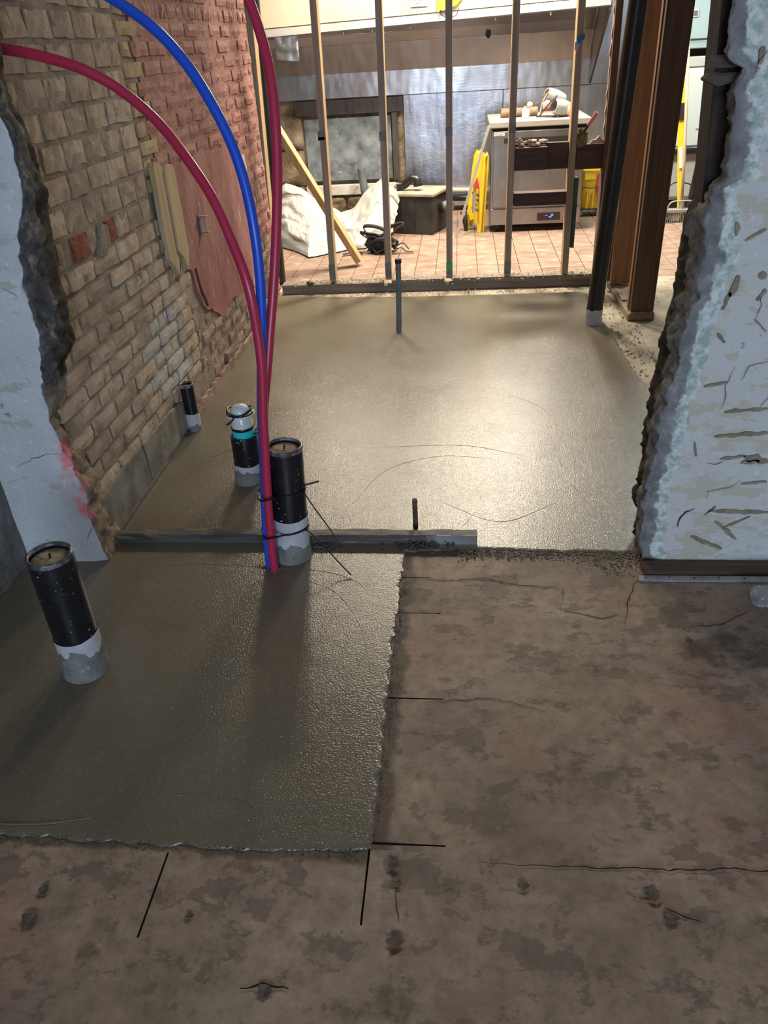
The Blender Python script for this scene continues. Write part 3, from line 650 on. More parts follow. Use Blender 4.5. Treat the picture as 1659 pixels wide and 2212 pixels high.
# ---- broken wall piers of the opening
def pier(name, m, front, back, far, yf, sgn, tanz, pinkpath=None, darkz=None, label=''):
    """front: (z, x) table of the face edge; back: (z, x, y) table of the rear break edge; sgn: direction from edge into the wall"""
    ztop, dz = 1.80, .009; nr = int(ztop / dz) + 1; NF = 16
    ds = [0, .006, .012, .018, .026, .034, .042, .05, .06, .07, .082, .095, .11, .125, .14, .16, .18, .20, .22, .24, .27, .30, .35, .45, .7, 1.2]
    width = None; V = []; D = []; F = []; T = []; PK = []
    for r in range(nr):
        z = r * dz; xf = interp(front, z); xb = interp(back, z, 1); yb = interp(back, z, 2)
        jag = .010 * noise.noise(Vector((z * 22, 3, sgn))) + .006 * noise.noise(Vector((z * 70, 8, sgn)))
        xf += jag; row = []
        for c in range(NF):
            t = c / (NF - 1); p = Vector((xb + (xf - xb) * t, yb + (yf - yb) * t, z))
            n_ = noise.noise(p * 16) * .016 + noise.noise(p * 42) * .011 + noise.noise(p * 95) * .005
            k = min(1, t * 5 + .35) * (1 if t < .9 else (1 - t) * 10)
            p += Vector((-sgn * (n_ + .006), n_ * .35, noise.noise(p * 30 + Vector((9, 0, 0))) * .006)) * k
            row.append((p, -(1 - t) * .25, max(0, 1 - t * 1.25)))
        far_d = abs(far - xf)
        for d in ds[1:]:
            dd = min(d, far_d); chip = (.010 * max(0, 1 - d / .07) ** 1.5) * (1 + noise.noise(Vector((z * 18, d * 18, 4)))) if d < .07 else 0
            if sgn > 0 and d < .10: chip += (.007 * noise.noise(Vector((z * 45, d * 45, 3))) + .005 * noise.noise(Vector((z * 110, d * 110, 6))) + .004) * (1 - d / .10)
            p = Vector((xf + sgn * dd, yf + chip + .0012 * noise.noise(Vector((dd * 40, z * 40, 7))) + .002 * noise.noise(Vector((dd * 9, z * 9, 2))), z)); row.append((p, dd, 0))
        row.append((Vector((far, yf + .2, z)), 1.2, 0)); row.append((Vector((far if sgn > 0 else xb + sgn * .08, yf + .22, z)), 1.2, 0))
        for (p, d, f) in row:
            V.append(p); D.append(d); 
            tn = 0
            if tanz: tn = max(0, min(1, (tanz[0] - z) / tanz[1] + .5 * noise.noise(p * 30))) * (1 if d < .004 else max(0, 1 - d / .012))
            if tn and z > .42: tn *= .7
            T.append(tn)
            F.append(f if not tanz else f * (1 if z > .62 else 0) * .9)
            pk = 0
            if pinkpath and abs(p.y - yf) < .03:
                for (px_, pz_, pr_) in pinkpath: pk = max(pk, 1 - math.hypot(p.x - px_, p.z - pz_) / pr_)
            PK.append(max(0, min(1, pk * 2.2)))
        nc = len(row)
    me = bpy.data.meshes.new(name)
    f = []
    for r in range(nr - 1):
        for c in range(nc):
            a = r * nc + c; b = r * nc + (c + 1) % nc; f.append((a, b, b + nc, a + nc))
    f.append(tuple((nr - 1) * nc + c for c in range(nc)))
    me.from_pydata([tuple(p) for p in V], [], f); me.materials.append(m)
    for p in me.polygons: p.use_smooth = True
    bm = bmesh.new(); bm.from_mesh(me); bmesh.ops.recalc_face_normals(bm, faces=bm.faces); bm.to_mesh(me); bm.free()
    for nm, data in (('d', D), ('f', F), ('tan', T), ('pink', PK)):
        at = me.attributes.new(nm, 'FLOAT', 'POINT')
        for i, x in enumerate(data): at.data[i].value = x
    o = bpy.data.objects.new(name, me); C.objects.link(o); return props(o, label, kind='structure')
Lf = [(1.8, -1.09), (1.346, -1.117), (1.289, -1.106), (1.151, -1.118), (1.072, -1.159), (1.002, -1.179), (.903, -1.19), (.771, -1.191), (.645, -1.228), (.556, -1.232), (.518, -1.232), (.439, -1.225), (.366, -1.206), (.282, -1.191), (.177, -1.204), (.049, -1.191), (.0, -1.185)]
Lb = [(1.8, -1.165, 2.18), (1.476, -1.176, 2.18), (1.384, -1.198, 2.18), (1.317, -1.171, 2.18), (1.249, -1.166, 2.18), (1.155, -1.165, 2.18), (1.069, -1.17, 2.18), (.954, -1.185, 2.18), (.845, -1.191, 2.18), (.708, -1.196, 2.18), (.65, -1.238, 2.17), (.56, -1.240, 2.12), (.50, -1.242, 2.03), (.43, -1.242, 2.04), (.36, -1.24, 2.09), (.27, -1.238, 2.14), (.19, -1.236, 2.15), (.07, -1.236, 2.16), (0, -1.222, 2.17)]
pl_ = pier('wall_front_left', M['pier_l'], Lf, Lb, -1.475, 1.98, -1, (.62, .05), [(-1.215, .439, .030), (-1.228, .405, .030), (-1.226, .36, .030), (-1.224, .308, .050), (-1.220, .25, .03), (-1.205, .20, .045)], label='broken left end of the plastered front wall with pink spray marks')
Rf = [(1.8, .575), (1.478, .582), (1.376, .586), (1.348, .622), (1.303, .615), (1.209, .627), (1.119, .633), (1.098, .593), (1.058, .601), (.915, .614), (.845, .608), (.747, .588), (.604, .579), (.478, .565), (.344, .557), (.265, .548), (.167, .553), (.064, .559), (0, .573)]
Rb = [(1.8, .66, 2.2), (1.12, .665, 2.2), (1.089, .661, 2.2), (1.045, .615, 2.2), (.999, .596, 2.2), (.915, .596, 2.2), (.839, .601, 2.2), (.721, .589, 2.2), (.652, .585, 2.2), (.521, .576, 2.2), (.414, .573, 2.2), (.251, .575, 2.2), (.148, .574, 2.2), (0, .585, 2.15)]
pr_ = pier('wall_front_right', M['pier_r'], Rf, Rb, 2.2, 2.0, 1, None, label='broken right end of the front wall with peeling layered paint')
def quad_strip(a, b, wd, y, seed):
    """shallow gouge shape on a wall facing -Y"""
    a, b = Vector((a[0], a[1], 0)), Vector((b[0], b[1], 0)); t = (b - a).normalized(); s = Vector((-t.y, t.x, 0)); n = 16; up, dn = [], []
    for i in range(n + 1):
        q = a.lerp(b, i / n); k = wd * .5 * math.sin(PI * (i + .35) / (n + .7)) ** .35
        up.append(q + s * k * (1 + .9 * noise.noise(q * 60 + Vector((0, 0, seed))))); dn.append(q - s * k * (1 + .9 * noise.noise(q * 60 + Vector((5, 0, seed)))))
    P = [(p.x, p.y) for p in up + dn[::-1]]
    return MB().prism(P, (0, y, 0), (1, 0, 0), (0, 0, 1), (0, -1, 0), .004)
gouges = [(.728, .519, .842, .528, .012), (.716, .444, .857, .454, .012), (.742, .37, .81, .38, .011), (.804, .38, .877, .36, .021), (.815, .288, .885, .296, .009), (.739, .195, .912, .19, .011), (.702, .103, .801, .057, .013), (.765, .159, .838, .092, .011), (.79, .134, .863, .176, .007), (.683, .842, .696, .895, .016), (.672, .807, .684, .854, .009), (.747, .887, .762, .898, .018), (.753, .829, .77, .858, .011), (.66, .596, .719, .608, .008), (.671, .745, .693, .719, .009), (.672, .991, .668, 1.024, .01), (.696, .979, .74, 1.005, .009), (.802, .357, .852, .365, .011), (.757, .78, .792, .748, .006), (.657, 1.39, .654, 1.355, .012), (.662, .426, .673, .381, .007)]
for i, (a, b, c_, d, wd) in enumerate(gouges): quad_strip((a, b), (c_, d), wd, 1.9995, i * 3.3).build('gouge', M['gouge'], pr_)
for p in ([(.656, .139), (.661, .175), (.672, .192), (.697, .205)], [(.73, .184), (.756, .213)], [(.71, .519), (.72, .547), (.717, .601), (.734, .654)], [(.705, .358), (.732, .353), (.752, .365)], [(.725, .241), (.725, .265), (.79, .28), (.812, .304)], [(.754, .614), (.77, .653), (.814, .665)], [(.757, .78), (.767, .816), (.757, .84)], [(.642, 1.325), (.652, 1.364), (.667, 1.381)], [(.818, .531), (.826, .552), (.835, .565)]):
    ribbon(p, 0.0022 if p[0][1] > .22 else .005, 1.9935, 'Y').build('crack', M['crack'], pr_, fix=False)
for p in ([(-1.39, .367), (-1.333, .40), (-1.268, .416), (-1.221, .418)], [(-1.237, .086), (-1.219, .123), (-1.193, .159)], [(-1.259, .93), (-1.231, .914), (-1.214, .903)]):
    ribbon(p, .0018, 1.9735, 'Y').build('crack', M['crack'], pl_, fix=False)
MB().bar((.634, 2.145, 1.05), (.590, 2.145, 1.80), .055, .10).build('embedded_timber', M['oldwood'], pr_, bevel=.004)
MB().add(rough([Vector(p) for p in ((.556, 2.05, 1.350), (.65, 2.05, 1.350), (.65, 2.09, 1.350), (.566, 2.09, 1.350), (.562, 2.05, 1.374), (.65, 2.05, 1.374), (.65, 2.09, 1.374), (.562, 2.09, 1.374))], .003, 50), [(0, 3, 2, 1), (4, 5, 6, 7), (0, 1, 5, 4), (1, 2, 6, 5), (2, 3, 7, 6), (3, 0, 4, 7)]).build('lath', M['lath'], pr_, bevel=.001)
MB().prism([(.556, 1.330), (.558, 1.326), (.588, 1.314), (.652, 1.326), (.652, 1.341), (.566, 1.340)], (0, 2.05, 0), (1, 0, 0), (0, 0, 1), (0, 1, 0), .04).build('lath', M['lath'], pr_, bevel=.001)
# short return wall on the far left
wl = MB().grid(lambda u, v: (-1.468 + .006 * noise.noise(Vector((u * 40, v * 20, 1))), -.6 + 2.6 * u, 1.8 * v), 90, 40).build('wall_side', M['side_wall'], origin=(0, 0, 0), smooth=True)
props(wl, kind='structure')
# base strip under the right pier
st = thing('steel_floor_strip', (.95, 1.915, .0), 'perforated steel strip on the floor below the peeling wall', 'metal strip')
MB().box((.98, 1.912, .004), (.88, .026, .006)).build('strip', M['strip'], st, bevel=.001)
for i in range(12): MB().disc((.56 + i * .073, 1.912 + .004 * (i % 2), 0), .003, 8, z=.0076).build('nail_hole', M['crack'], st, fix=False)
props(MB().box((.99, 1.960, .010), (.86, .055, .016)).build('trim_1', M['strip_wood'], bevel=.002), 'dark brown wooden strip under the peeling wall', kind='structure')

# ================================================================ PIPES IN THE SLAB
def stub(name, base_, topo, r, label, wrap_z, mud_z, cap=True, kind='cap', group='capped black pipe stubs'):
    t = thing(name, base_, label, 'pipe', group)
    b = Vector(base_); q = Vector(topo); ax = (q - b); Hh = ax.length; ax.normalize()
    x = Vector((0, 1, 0)).cross(ax).normalized(); y = ax.cross(x); R = Matrix((x, y, ax)).transposed(); th = r * .12
    MB().lathe([(r, wrap_z - .004), (r, Hh - .004), (r * .985, Hh), (r - th, Hh), (r - th, Hh - .06)], b, 40, R).build('pipe_body', M['abs'], t, smooth=True, angle=.6)
    # wrap and cement collar, slightly irregular edges
    k = MB(); n = 64
    for (rr, f) in ((r + .0012, 0), (r + .0016, 1)):
        for j in range(n):
            a = 2 * PI * j / n; h = (mud_z * (.7 + .5 * noise.noise(Vector((math.cos(a) * 2, math.sin(a) * 2, r * 50)))) if not f else wrap_z + .004 * max(-.2, noise.noise(Vector((math.cos(a) * 1.6, math.sin(a) * 1.6, r * 90 + 4)))))
            k.v.append(b + R @ Vector((rr * math.cos(a), rr * math.sin(a), h)))
    k.f = [(j, (j + 1) % n, n + (j + 1) % n, n + j) for j in range(n)]
    k.build('tape_wrap', M['wrap'], t, smooth=True, fix=False)
    k = MB()
    for lv in range(4):
        for j in range(n):
            a = 2 * PI * j / n; top = mud_z * (.95 + .5 * noise.noise(Vector((math.cos(a) * 1.6, math.sin(a) * 1.6, r * 50))) + .22 * noise.noise(Vector((math.cos(a) * 6, math.sin(a) * 6, r * 50))))
            h = top * (lv / 3); rr = r + .002 + .006 * (1 - lv / 3) ** 2 + .0015 * noise.noise(Vector((a * 3, lv, 1)))
            k.v.append(b + R @ Vector((rr * math.cos(a), rr * math.sin(a), h)))
    k.f = [(l * n + j, l * n + (j + 1) % n, (l + 1) * n + (j + 1) % n, (l + 1) * n + j) for l in range(3) for j in range(n)]
    k.build('cement_collar', M['wrap_mud'], t, smooth=True, fix=False)
    if cap:
        c = MB().lathe([(r - th - .0005, Hh - .035), (r - th - .0005, Hh - .014), (r * .6, Hh - .010), (0.0005, Hh - .012)], b, 32, R).build('test_cap', M['cap'], t, smooth=True)
        if r > .04: MB().tube([b + R @ Vector((0, 0, Hh - .014)), b + R @ Vector((.002, 0, Hh + .002))], .0026, 6).build('pull_tab', M['crack'], c)
        MB().lathe([(r + .0008, Hh - .012), (r + .001, Hh - .002), (r * .99, Hh + .0012), (r - th - .001, Hh + .0008), (r - th - .001, Hh - .008)], b, 40, R).build('rim', M['rim'], t, smooth=True)
    return t, R, Hh
stub('drain_stub', (-1.040, 1.475, 0), (-1.036, 1.475, .393), .057, 'black capped pipe stub at lower left of the wet slab', .135, .085)
ms, mR, mH = stub('drain_stub', (-.560, 2.028, 0), (-.541, 2.028, .413), .057, 'tall black capped pipe stub with red and blue tubes tied to it', .165, .060)
stub('drain_stub', (-1.201, 3.009, 0), (-1.2, 3.009, .222), .030, 'thin black capped pipe stub beside the brick wall', .085, .03)
p3, R3, H3 = stub('drain_stub', (-.833, 2.539, 0), (-.826, 2.539, .203), .052, 'short black pipe stub holding the clear and teal plug', .085, .05, cap=False)
# plug in the short stub
pg = thing('test_plug', (-.828, 2.539, .17), 'clear and teal plastic plug tied with black cord in short stub', 'plug')
O = (-.8265, 2.539, 0)
MB().lathe([(.0005, .172), (.040, .172), (.042, .20), (.042, .226), (.041, .232), (.0005, .232)], O, 32).build('teal_base', M['teal'], pg, smooth=True, angle=.7)
MB().lathe([(.0425, .228), (.0435, .231), (.0435, .237), (.0425, .240)], O, 32).build('rubber_ring', M['zip'], pg, smooth=True)
MB().lathe([(.0405, .233), (.041, .250), (.037, .268), (.030, .280), (.030, .288)], O, 32).build('clear_body', M['clear'], pg, smooth=True)
MB().lathe([(.030, .286), (.054, .287), (.055, .290), (.054, .294), (.036, .297), (.034, .310), (.026, .320), (.012, .326), (.0005, .327)], O, 36).build('clear_cap', M['clear'], pg, smooth=True, angle=.9)
ring_ = [Vector((O[0] + .046 * math.cos(a), O[1] + .046 * math.sin(a), .303 + .007 * math.cos(2 * a))) for a in [2 * PI * i / 40 for i in range(41)]]
MB().tube(ring_, .0042, 8, caps=False).build('tie_cord', M['zip'], pg, smooth=True)
ring2 = [Vector((O[0] + .050 * math.cos(a), O[1] + .050 * math.sin(a), .297 + .004 * math.sin(a))) for a in [2 * PI * i / 40 for i in range(20, 41)]]
MB().tube(ring2, .003, 8).build('tie_cord', M['zip'], pg, smooth=True)
MB().tube(catmull([(O[0] - .005, O[1] - .05, .302), (O[0] - .018, O[1] - .062, .286), (O[0] - .038, O[1] - .064, .272)]), .0035, 8).build('tie_tail', M['zip'], pg, smooth=True)
props(MB().add(rough([Vector((-.773 + .016 * math.cos(i * 1.1), 2.528 + .012 * math.sin(i * 1.1), .195 + .012 * i / 2)) for i in range(8)], .006, 80), [(0, 1, 2), (1, 2, 3), (2, 3, 4), (3, 4, 5), (4, 5, 6), (5, 6, 7), (0, 2, 4), (1, 3, 5), (3, 5, 7)]).build('foil_scrap', M['foil'], smooth=False, fix=False), 'crumpled foil scrap stuffed into the short stub beside plug', 'foil')
# PEX tubes
def pex(name, pts, m, label, ext):
    q = catmull([(*pts[0][:2], -.02)] + list(pts) + ext, 8); o = MB().tube(q, .0138, 16).build(name, m, smooth=True, origin=(pts[0][0], pts[0][1], 0)); props(o, label, 'tube', 'plastic water tubes'); return o
pex('water_tube', [(-.622, 1.955, .02), (-.620, 1.955, .088), (-.612, 1.968, .222), (-.599, 1.985, .378), (-.588, 2.0, .523), (-.571, 2.01, .663), (-.553, 2.02, .795), (-.543, 2.03, .92), (-.543, 2.04, 1.038), (-.556, 2.06, 1.148), (-.582, 2.08, 1.245), (-.625, 2.1, 1.339), (-.683, 2.13, 1.426), (-.76, 2.16, 1.504), (-.867, 2.2, 1.573)], M['pex_blue'], 'blue plastic water tube curving up to the left', [(-.98, 2.23, 1.63), (-1.08, 2.25, 1.67)])
pex('water_tube', [(-.604, 1.938, .02), (-.603, 1.940, .086), (-.596, 1.948, .231), (-.584, 1.955, .389), (-.573, 1.965, .536), (-.561, 1.98, .675), (-.561, 1.99, .779), (-.57, 2.0, .904), (-.602, 2.03, 1.006), (-.65, 2.07, 1.117), (-.717, 2.12, 1.208), (-.801, 2.18, 1.296), (-.897, 2.21, 1.373), (-.985, 2.212, 1.424), (-1.08, 2.222, 1.455)], M['pex_red'], 'red plastic water tube bending far left to the broken wall', [(-1.15, 2.228, 1.472), (-1.205, 2.231, 1.482)])
pex('water_tube', [(-.628, 1.990, .02), (-.626, 1.990, .072), (-.618, 1.995, .216), (-.602, 2.0, .375), (-.583, 2.005, .525), (-.557, 2.02, .659), (-.542, 2.05, .758), (-.519, 2.09, .903), (-.502, 2.13, 1.042), (-.491, 2.17, 1.175), (-.488, 2.2, 1.294), (-.495, 2.23, 1.399), (-.515, 2.26, 1.481), (-.538, 2.28, 1.552)], M['pex_red'], 'red plastic water tube rising nearly upright, rightmost of the three', [(-.57, 2.3, 1.65), (-.60, 2.31, 1.80), (-.62, 2.31, 2.1), (-.625, 2.31, 2.5)])
# zip ties round the tall stub
def ziptie(z, tail, label, stubend=None):
    cx_, cy_ = -.560 + .019 * z / .413, 2.028
    t = thing('zip_tie', (cx_, cy_, z - .01), label, 'zip tie', 'zip ties on the tall stub'); P = []
    hull = [(cx_ + .0595 * math.cos(a), cy_ + .0595 * math.sin(a)) for a in [-1.75 + i * .2 for i in range(23)]]
    pts = [(x, y, z + .004 * math.sin(i * .3)) for i, (x, y) in enumerate(hull)]
    tubes = [(cx_ - .085, 2.005), (cx_ - .082, 1.965), (cx_ - .062, 1.928), (cx_ - .03, 1.928)]
    if tail: tubes = tubes
    loop = pts + [(a, b, z + .006 + .004 * i) for i, (a, b) in enumerate(tubes)]
    q = catmull([Vector(p) for p in loop] + [Vector(loop[0])], 3); vs = []
    for p in q: vs += [p + Vector((0, 0, -.0035)), p + Vector((0, 0, .0035))]
    n = len(q); out = []
    for p in q:
        d = (Vector((p.x - cx_, p.y - cy_, 0))).normalized() * .0016; out += [p + d + Vector((0, 0, -.0035)), p + d + Vector((0, 0, .0035))]
    k = MB(); k.add(vs + out, [(2 * i, 2 * i + 2, 2 * i + 3, 2 * i + 1) for i in range(n - 1)] + [(2 * n + 2 * i, 2 * n + 2 * i + 1, 2 * n + 2 * i + 3, 2 * n + 2 * i + 2) for i in range(n - 1)] + [(2 * i + 1, 2 * i + 3, 2 * n + 2 * i + 3, 2 * n + 2 * i + 1) for i in range(n - 1)] + [(2 * i, 2 * n + 2 * i, 2 * n + 2 * i + 2, 2 * i + 2) for i in range(n - 1)])
    k.build('band', M['zip'], t, fix=False)
    hx = Vector((cx_ + .056, cy_ - .026, z)); MB().box(hx, (.010, .008, .008)).build('lock_head', M['zip'], t, bevel=.001)
    MB().tube(catmull([hx, *[Vector(p) for p in tail]], 6), .0028, 6, flat=.5).build('tail', M['zip'] if z < .2 else M['zip'], t, smooth=True)
    if stubend: MB().tube([hx + Vector((-.004, .02, .012)), Vector(stubend)], .003, 6).build('tail_end', M['zip'], t)
    return t
ziptie(.262, [(-.455, 1.985, .205), (-.415, 1.975, .14), (-.382, 1.955, .083)], 'upper black zip tie round the tall stub', (-.445, 2.03, .285))
ziptie(.122, [(-.445, 1.975, .085), (-.40, 1.945, .045), (-.348, 1.905, .012)], 'lower black zip tie round the tall stub')
# other uprights
gp = thing('conduit_stub', (-.364, 4.289, 0), 'thin dark grey conduit standing alone in the wet slab', 'conduit')
MB().tube([(-.364, 4.289, -.01), (-.356, 4.289, .2), (-.351, 4.289, .40)], .0155, 16).build('conduit', M['conduit'], gp, smooth=True, angle=.6)
MB().tube([(-.351, 4.289, .395), (-.3508, 4.289, .418)], .0185, 16).build('coupling', M['abs_plain'], gp, smooth=True, angle=.6)
props(MB().tube(rough([Vector((-.158, 2.192, -.01 + .0108 * i)) for i in range(13)], .0004, 90), [.0085 + .0009 * (i % 2) for i in range(13)], 10).build('rebar_stub', M['rust'], smooth=False), 'rusty rebar stub behind the form board', 'rebar')
vp = thing('vent_pipe', (.753, 4.353, 0), 'tall black plastic vent pipe at right of the wet slab', 'pipe')
MB().tube([(.757, 4.353, .085), (.79, 4.353, .80), (.862, 4.353, 2.4)], .0445, 28).build('pipe_body', M['abs_plain'], vp, smooth=True, angle=.6)
k = MB()
for lv, (h, rr) in enumerate(((-.01, .050), (.03, .049), (.07, .0475), (.090, .0468))):
    for j in range(24):
        a = 2 * PI * j / 24; k.v.append(Vector((.753 + .045 * h + rr * math.cos(a), 4.353 + rr * math.sin(a), h + (.008 * noise.noise(Vector((a * 2, lv, 2))) if lv else 0))))
k.f = [(l * 24 + j, l * 24 + (j + 1) % 24, (l + 1) * 24 + (j + 1) % 24, (l + 1) * 24 + j) for l in range(3) for j in range(24)]
k.build('tape_collar', M['wrap'], vp, smooth=True, fix=False)
# form board across the slab
fb = thing('form_board', (-.57, 2.10, 0), 'cement smeared form board lying across the wet slab', 'board')
k = MB(); n = 60
for i in range(n + 1):
    x = -1.195 + 1.247 * i / n
    for (y, z) in ((2.095, .003), (2.092, .040), (2.126, .041), (2.130, .003)):
        nz = noise.noise(Vector((x * 18, y * 40, z * 40))) * .0035 * (1 if x < -.05 else .3); k.v.append(Vector((x, y + nz, z + nz * (z > .02))))
for i in range(n):
    for j in range(4): a = i * 4 + j; b = i * 4 + (j + 1) % 4; k.f.append((a, b, b + 4, a + 4))
k.f += [(0, 1, 2, 3), (4 * n, 4 * n + 3, 4 * n + 2, 4 * n + 1)]
k.build('board', M['board'], fb)
MB().box((-.035, 2.0925, .022), (.17, .003, .036)).build('bare_end', M['strip'], fb, bevel=.001)
# water bottle at the right edge
wb = thing('water_bottle', (.93, 1.79, 0), 'clear plastic water bottle lying on the floor at right edge', 'bottle')
Rb_ = Matrix(((0, 0, 1), (0, 1, 0), (-1, 0, 0)))
prof = [(.0005, .006), (.018, .001), (.027, .0), (.031, .008)]
for i in range(7): prof += [(.0315, .016 + i * .016), (.0295, .022 + i * .016), (.0315, .028 + i * .016)]
prof += [(.031, .135), (.024, .165), (.0125, .185), (.0125, .197)]
ang = .12; Rz = Matrix.Rotation(ang, 3, 'Z')
MB().lathe(prof, (.838, 1.79, .033), 28, Rz @ Rb_).build('bottle_body', M['bottle'], wb, smooth=True)
MB().lathe([(.0005, .212), (.014, .211), (.0145, .196), (.0145, .190)], (.838, 1.79, .033), 20, Rz @ Rb_).build('bottle_cap', M['white'], wb, smooth=True, angle=.6)

# ================================================================ STUD WALL
sw = thing('stud_wall', (-.18, 5.19, 0), 'bare timber stud wall frame in front of the kitchen', 'stud wall')
YS = 5.15
studs = [(-.872, -.845), (-.491, -.470), (-.080, -.070), (.305, .310), (.681, .670)]
for a, b in studs:
    o = MB().bar((a, YS + .0445, .077), (b + (b - a) * .4, YS + .0445, 2.4), .040, .089).build('stud', M['stud'], sw, bevel=.002)
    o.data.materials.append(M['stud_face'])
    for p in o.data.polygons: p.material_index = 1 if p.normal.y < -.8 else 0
o = MB().bar((-1.291, YS + .062, .062), (-1.207, YS + .062, 2.4), .044, .089).build('stud', M['stud'], sw, bevel=.002)
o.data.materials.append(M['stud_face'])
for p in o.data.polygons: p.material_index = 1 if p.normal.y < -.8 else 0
MB().bar((.890, YS + .0445, .077), (.870, YS + .0445, 2.4), .040, .089).build('stud', M['post_dark'], sw, bevel=.002)
def plate(x0, x1, z0, z1, m, y0=YS - .004, y1=YS + .092):
    k = MB(); n = 40
    for i in range(n + 1):
        x = x0 + (x1 - x0) * i / n
        for (y, z) in ((y0, z0), (y0, z1), (y1, z1), (y1, z0)): k.v.append(Vector((x, y + .002 * noise.noise(Vector((x * 9, z * 30, 1))), z + .002 * noise.noise(Vector((x * 7, y * 9, 3))))))
    for i in range(n):
        for j in range(4): a = i * 4 + j; b = i * 4 + (j + 1) % 4; k.f.append((a, b, b + 4, a + 4))
    k.f += [(0, 1, 2, 3), (4 * n, 4 * n + 3, 4 * n + 2, 4 * n + 1)]
    return k.build('bottom_plate', m, sw)
plate(-1.23, .93, .0, .037, M['plate']); plate(-.47, -.115, .038, .074, M['plate']); plate(-.06, .93, .038, .074, M['plate']); plate(-1.23, -.53, .038, .060, M['plate'])
for (x0, x1, z0, z1, y0, d) in ((.326, .655, .718, .868, YS + .03, .04), (.33, .52, .722, .845, YS - .01, .038), (.331, .660, .512, .588, YS + .01, .085), (.700, .870, .712, .850, YS + .01, .06)):
    MB().box(((x0 + x1) / 2, y0 + d / 2, (z0 + z1) / 2), (x1 - x0, d, z1 - z0)).build('blocking', M['block'], sw, bevel=.002)
MB().box((.425, YS + .009, .850), (.19, .05, .006)).build('ledge', M['stud'], sw)
MB().box((.715, YS + .03, .455), (.022, .06, .42)).build('green_strip', M['greenboard'], sw, bevel=.001)
# tape marks
for (a, b, z, h, m) in ((-.866, 0, .975, .05, 'tape_grey'), (-.866, 0, .955, .022, 'tape_green'), (-.484, 0, .955, .05, 'tape_grey'), (-.075, 0, .96, .05, 'tape_grey'), (.3075, 0, .96, .05, 'tape_grey'), (-.872, 0, .14, .10, 'tape_grey'), (-.49, 0, .14, .10, 'tape_grey'), (-.08, 0, .10, .05, 'tape_grey'), (-.08, 0, .155, .05, 'tape_green'), (.305, 0, .13, .08, 'tape_grey')):
    MB().box((a, YS - .0005, z), (.042, .003, h)).build('paint_mark', M[m], sw)
MB().add([(.655, YS - .004, 1.41), (.695, YS - .006, 1.43), (.70, YS - .012, 1.40), (.66, YS - .010, 1.375)], [(0, 1, 2, 3)]).build('blue_tape', M['tape_blue'], sw, fix=False)
MB().add([(.645, YS - .006, 1.385), (.672, YS - .006, 1.40), (.660, YS - .01, 1.36), (.645, YS - .008, 1.34)], [(0, 1, 2, 3)]).build('blue_tape', M['tape_sky'], sw, fix=False)
MB().box((.289, YS + .01, 1.36), (.002, .02, .04)).build('blue_tape', M['tape_sky'], sw)
# ragged gypsum and insulation left on the frame
def lump(c, r, amp, sc, seed, flat=(1, 1, 1), sub=2):
    bm = bmesh.new(); bmesh.ops.create_icosphere(bm, subdivisions=sub, radius=1)
    k = MB(); vs = []
    for v in bm.verts:
        p = v.co.normalized(); d = 1 + amp * noise.noise(p * sc + Vector((seed, 0, 0))); vs.append(Vector(c) + Vector((p.x * r * flat[0], p.y * r * flat[1], p.z * r * flat[2])) * d)
    k.add(vs, [tuple(v.index for v in f.verts) for f in bm.faces]); bm.free(); return k
k = MB()
for i in range(26):
    a = rnd.uniform(.33, .52); q = lump((a, YS + rnd.uniform(0, .04), .855 + rnd.uniform(0, .03) * (1 if a > .38 else 2)), rnd.uniform(.008, .022), .8, 2, i, (1.4, 1, .6), 1); k.add(q.v, q.f)
props(k.build('gypsum_rubble', M['gypsum']), 'broken plasterboard crumbs heaped on the upper blocking', 'rubble', kind='stuff')
k = MB()
for i in range(14):
    q = lump((.715 + rnd.uniform(-.015, .03), YS + rnd.uniform(0, .05), .855 + rnd.uniform(0, .07)), rnd.uniform(.012, .024), .9, 3, i * 3, (.9, 1, 1.2), 2); k.add(q.v, q.f)
props(k.build('insulation_tuft', M['insul']), 'green brown insulation tuft stuffed beside the fifth stud', 'insulation', kind='stuff')
k = MB().prism([(.775, .853), (.862, .853), (.86, .868), (.848, .875), (.83, .895), (.81, .875), (.79, .872)], (0, YS + .012, 0), (1, 0, 0), (0, 0, 1), (0, 1, 0), .02)
props(k.build('gypsum_scrap', M['gypsum']), 'torn plasterboard edge on the short blocking by the vent pipe', 'plasterboard')
P = [(.868, .86)] + [(.858 - .008 * abs(noise.noise(Vector((i * 2.3, 0, 0)))) * 2, .87 + i * .03) for i in range(24)] + [(.868, 1.60)]
props(MB().prism(P, (0, YS + .03, 0), (1, 0, 0), (0, 0, 1), (0, 1, 0), .012).build('gypsum_edge', M['gypsum']), 'ragged plasterboard strip clinging to the dark end stud', 'plasterboard')
ph = thing('pry_bar', (.725, YS + .03, .84), 'pry bar with pink grip stuck in the insulation', 'tool')
MB().tube(catmull([(.722, YS + .03, .842), (.728, YS + .02, .90), (.757, YS + .0, .955)]), .0075, 10).build('shaft', M['abs_plain'], ph, smooth=True)
MB().tube([(.757, YS, .955), (.800, YS - .02, 1.025)], .0105, 12).build('grip', M['pinkgrip'], ph, smooth=True, angle=.7)
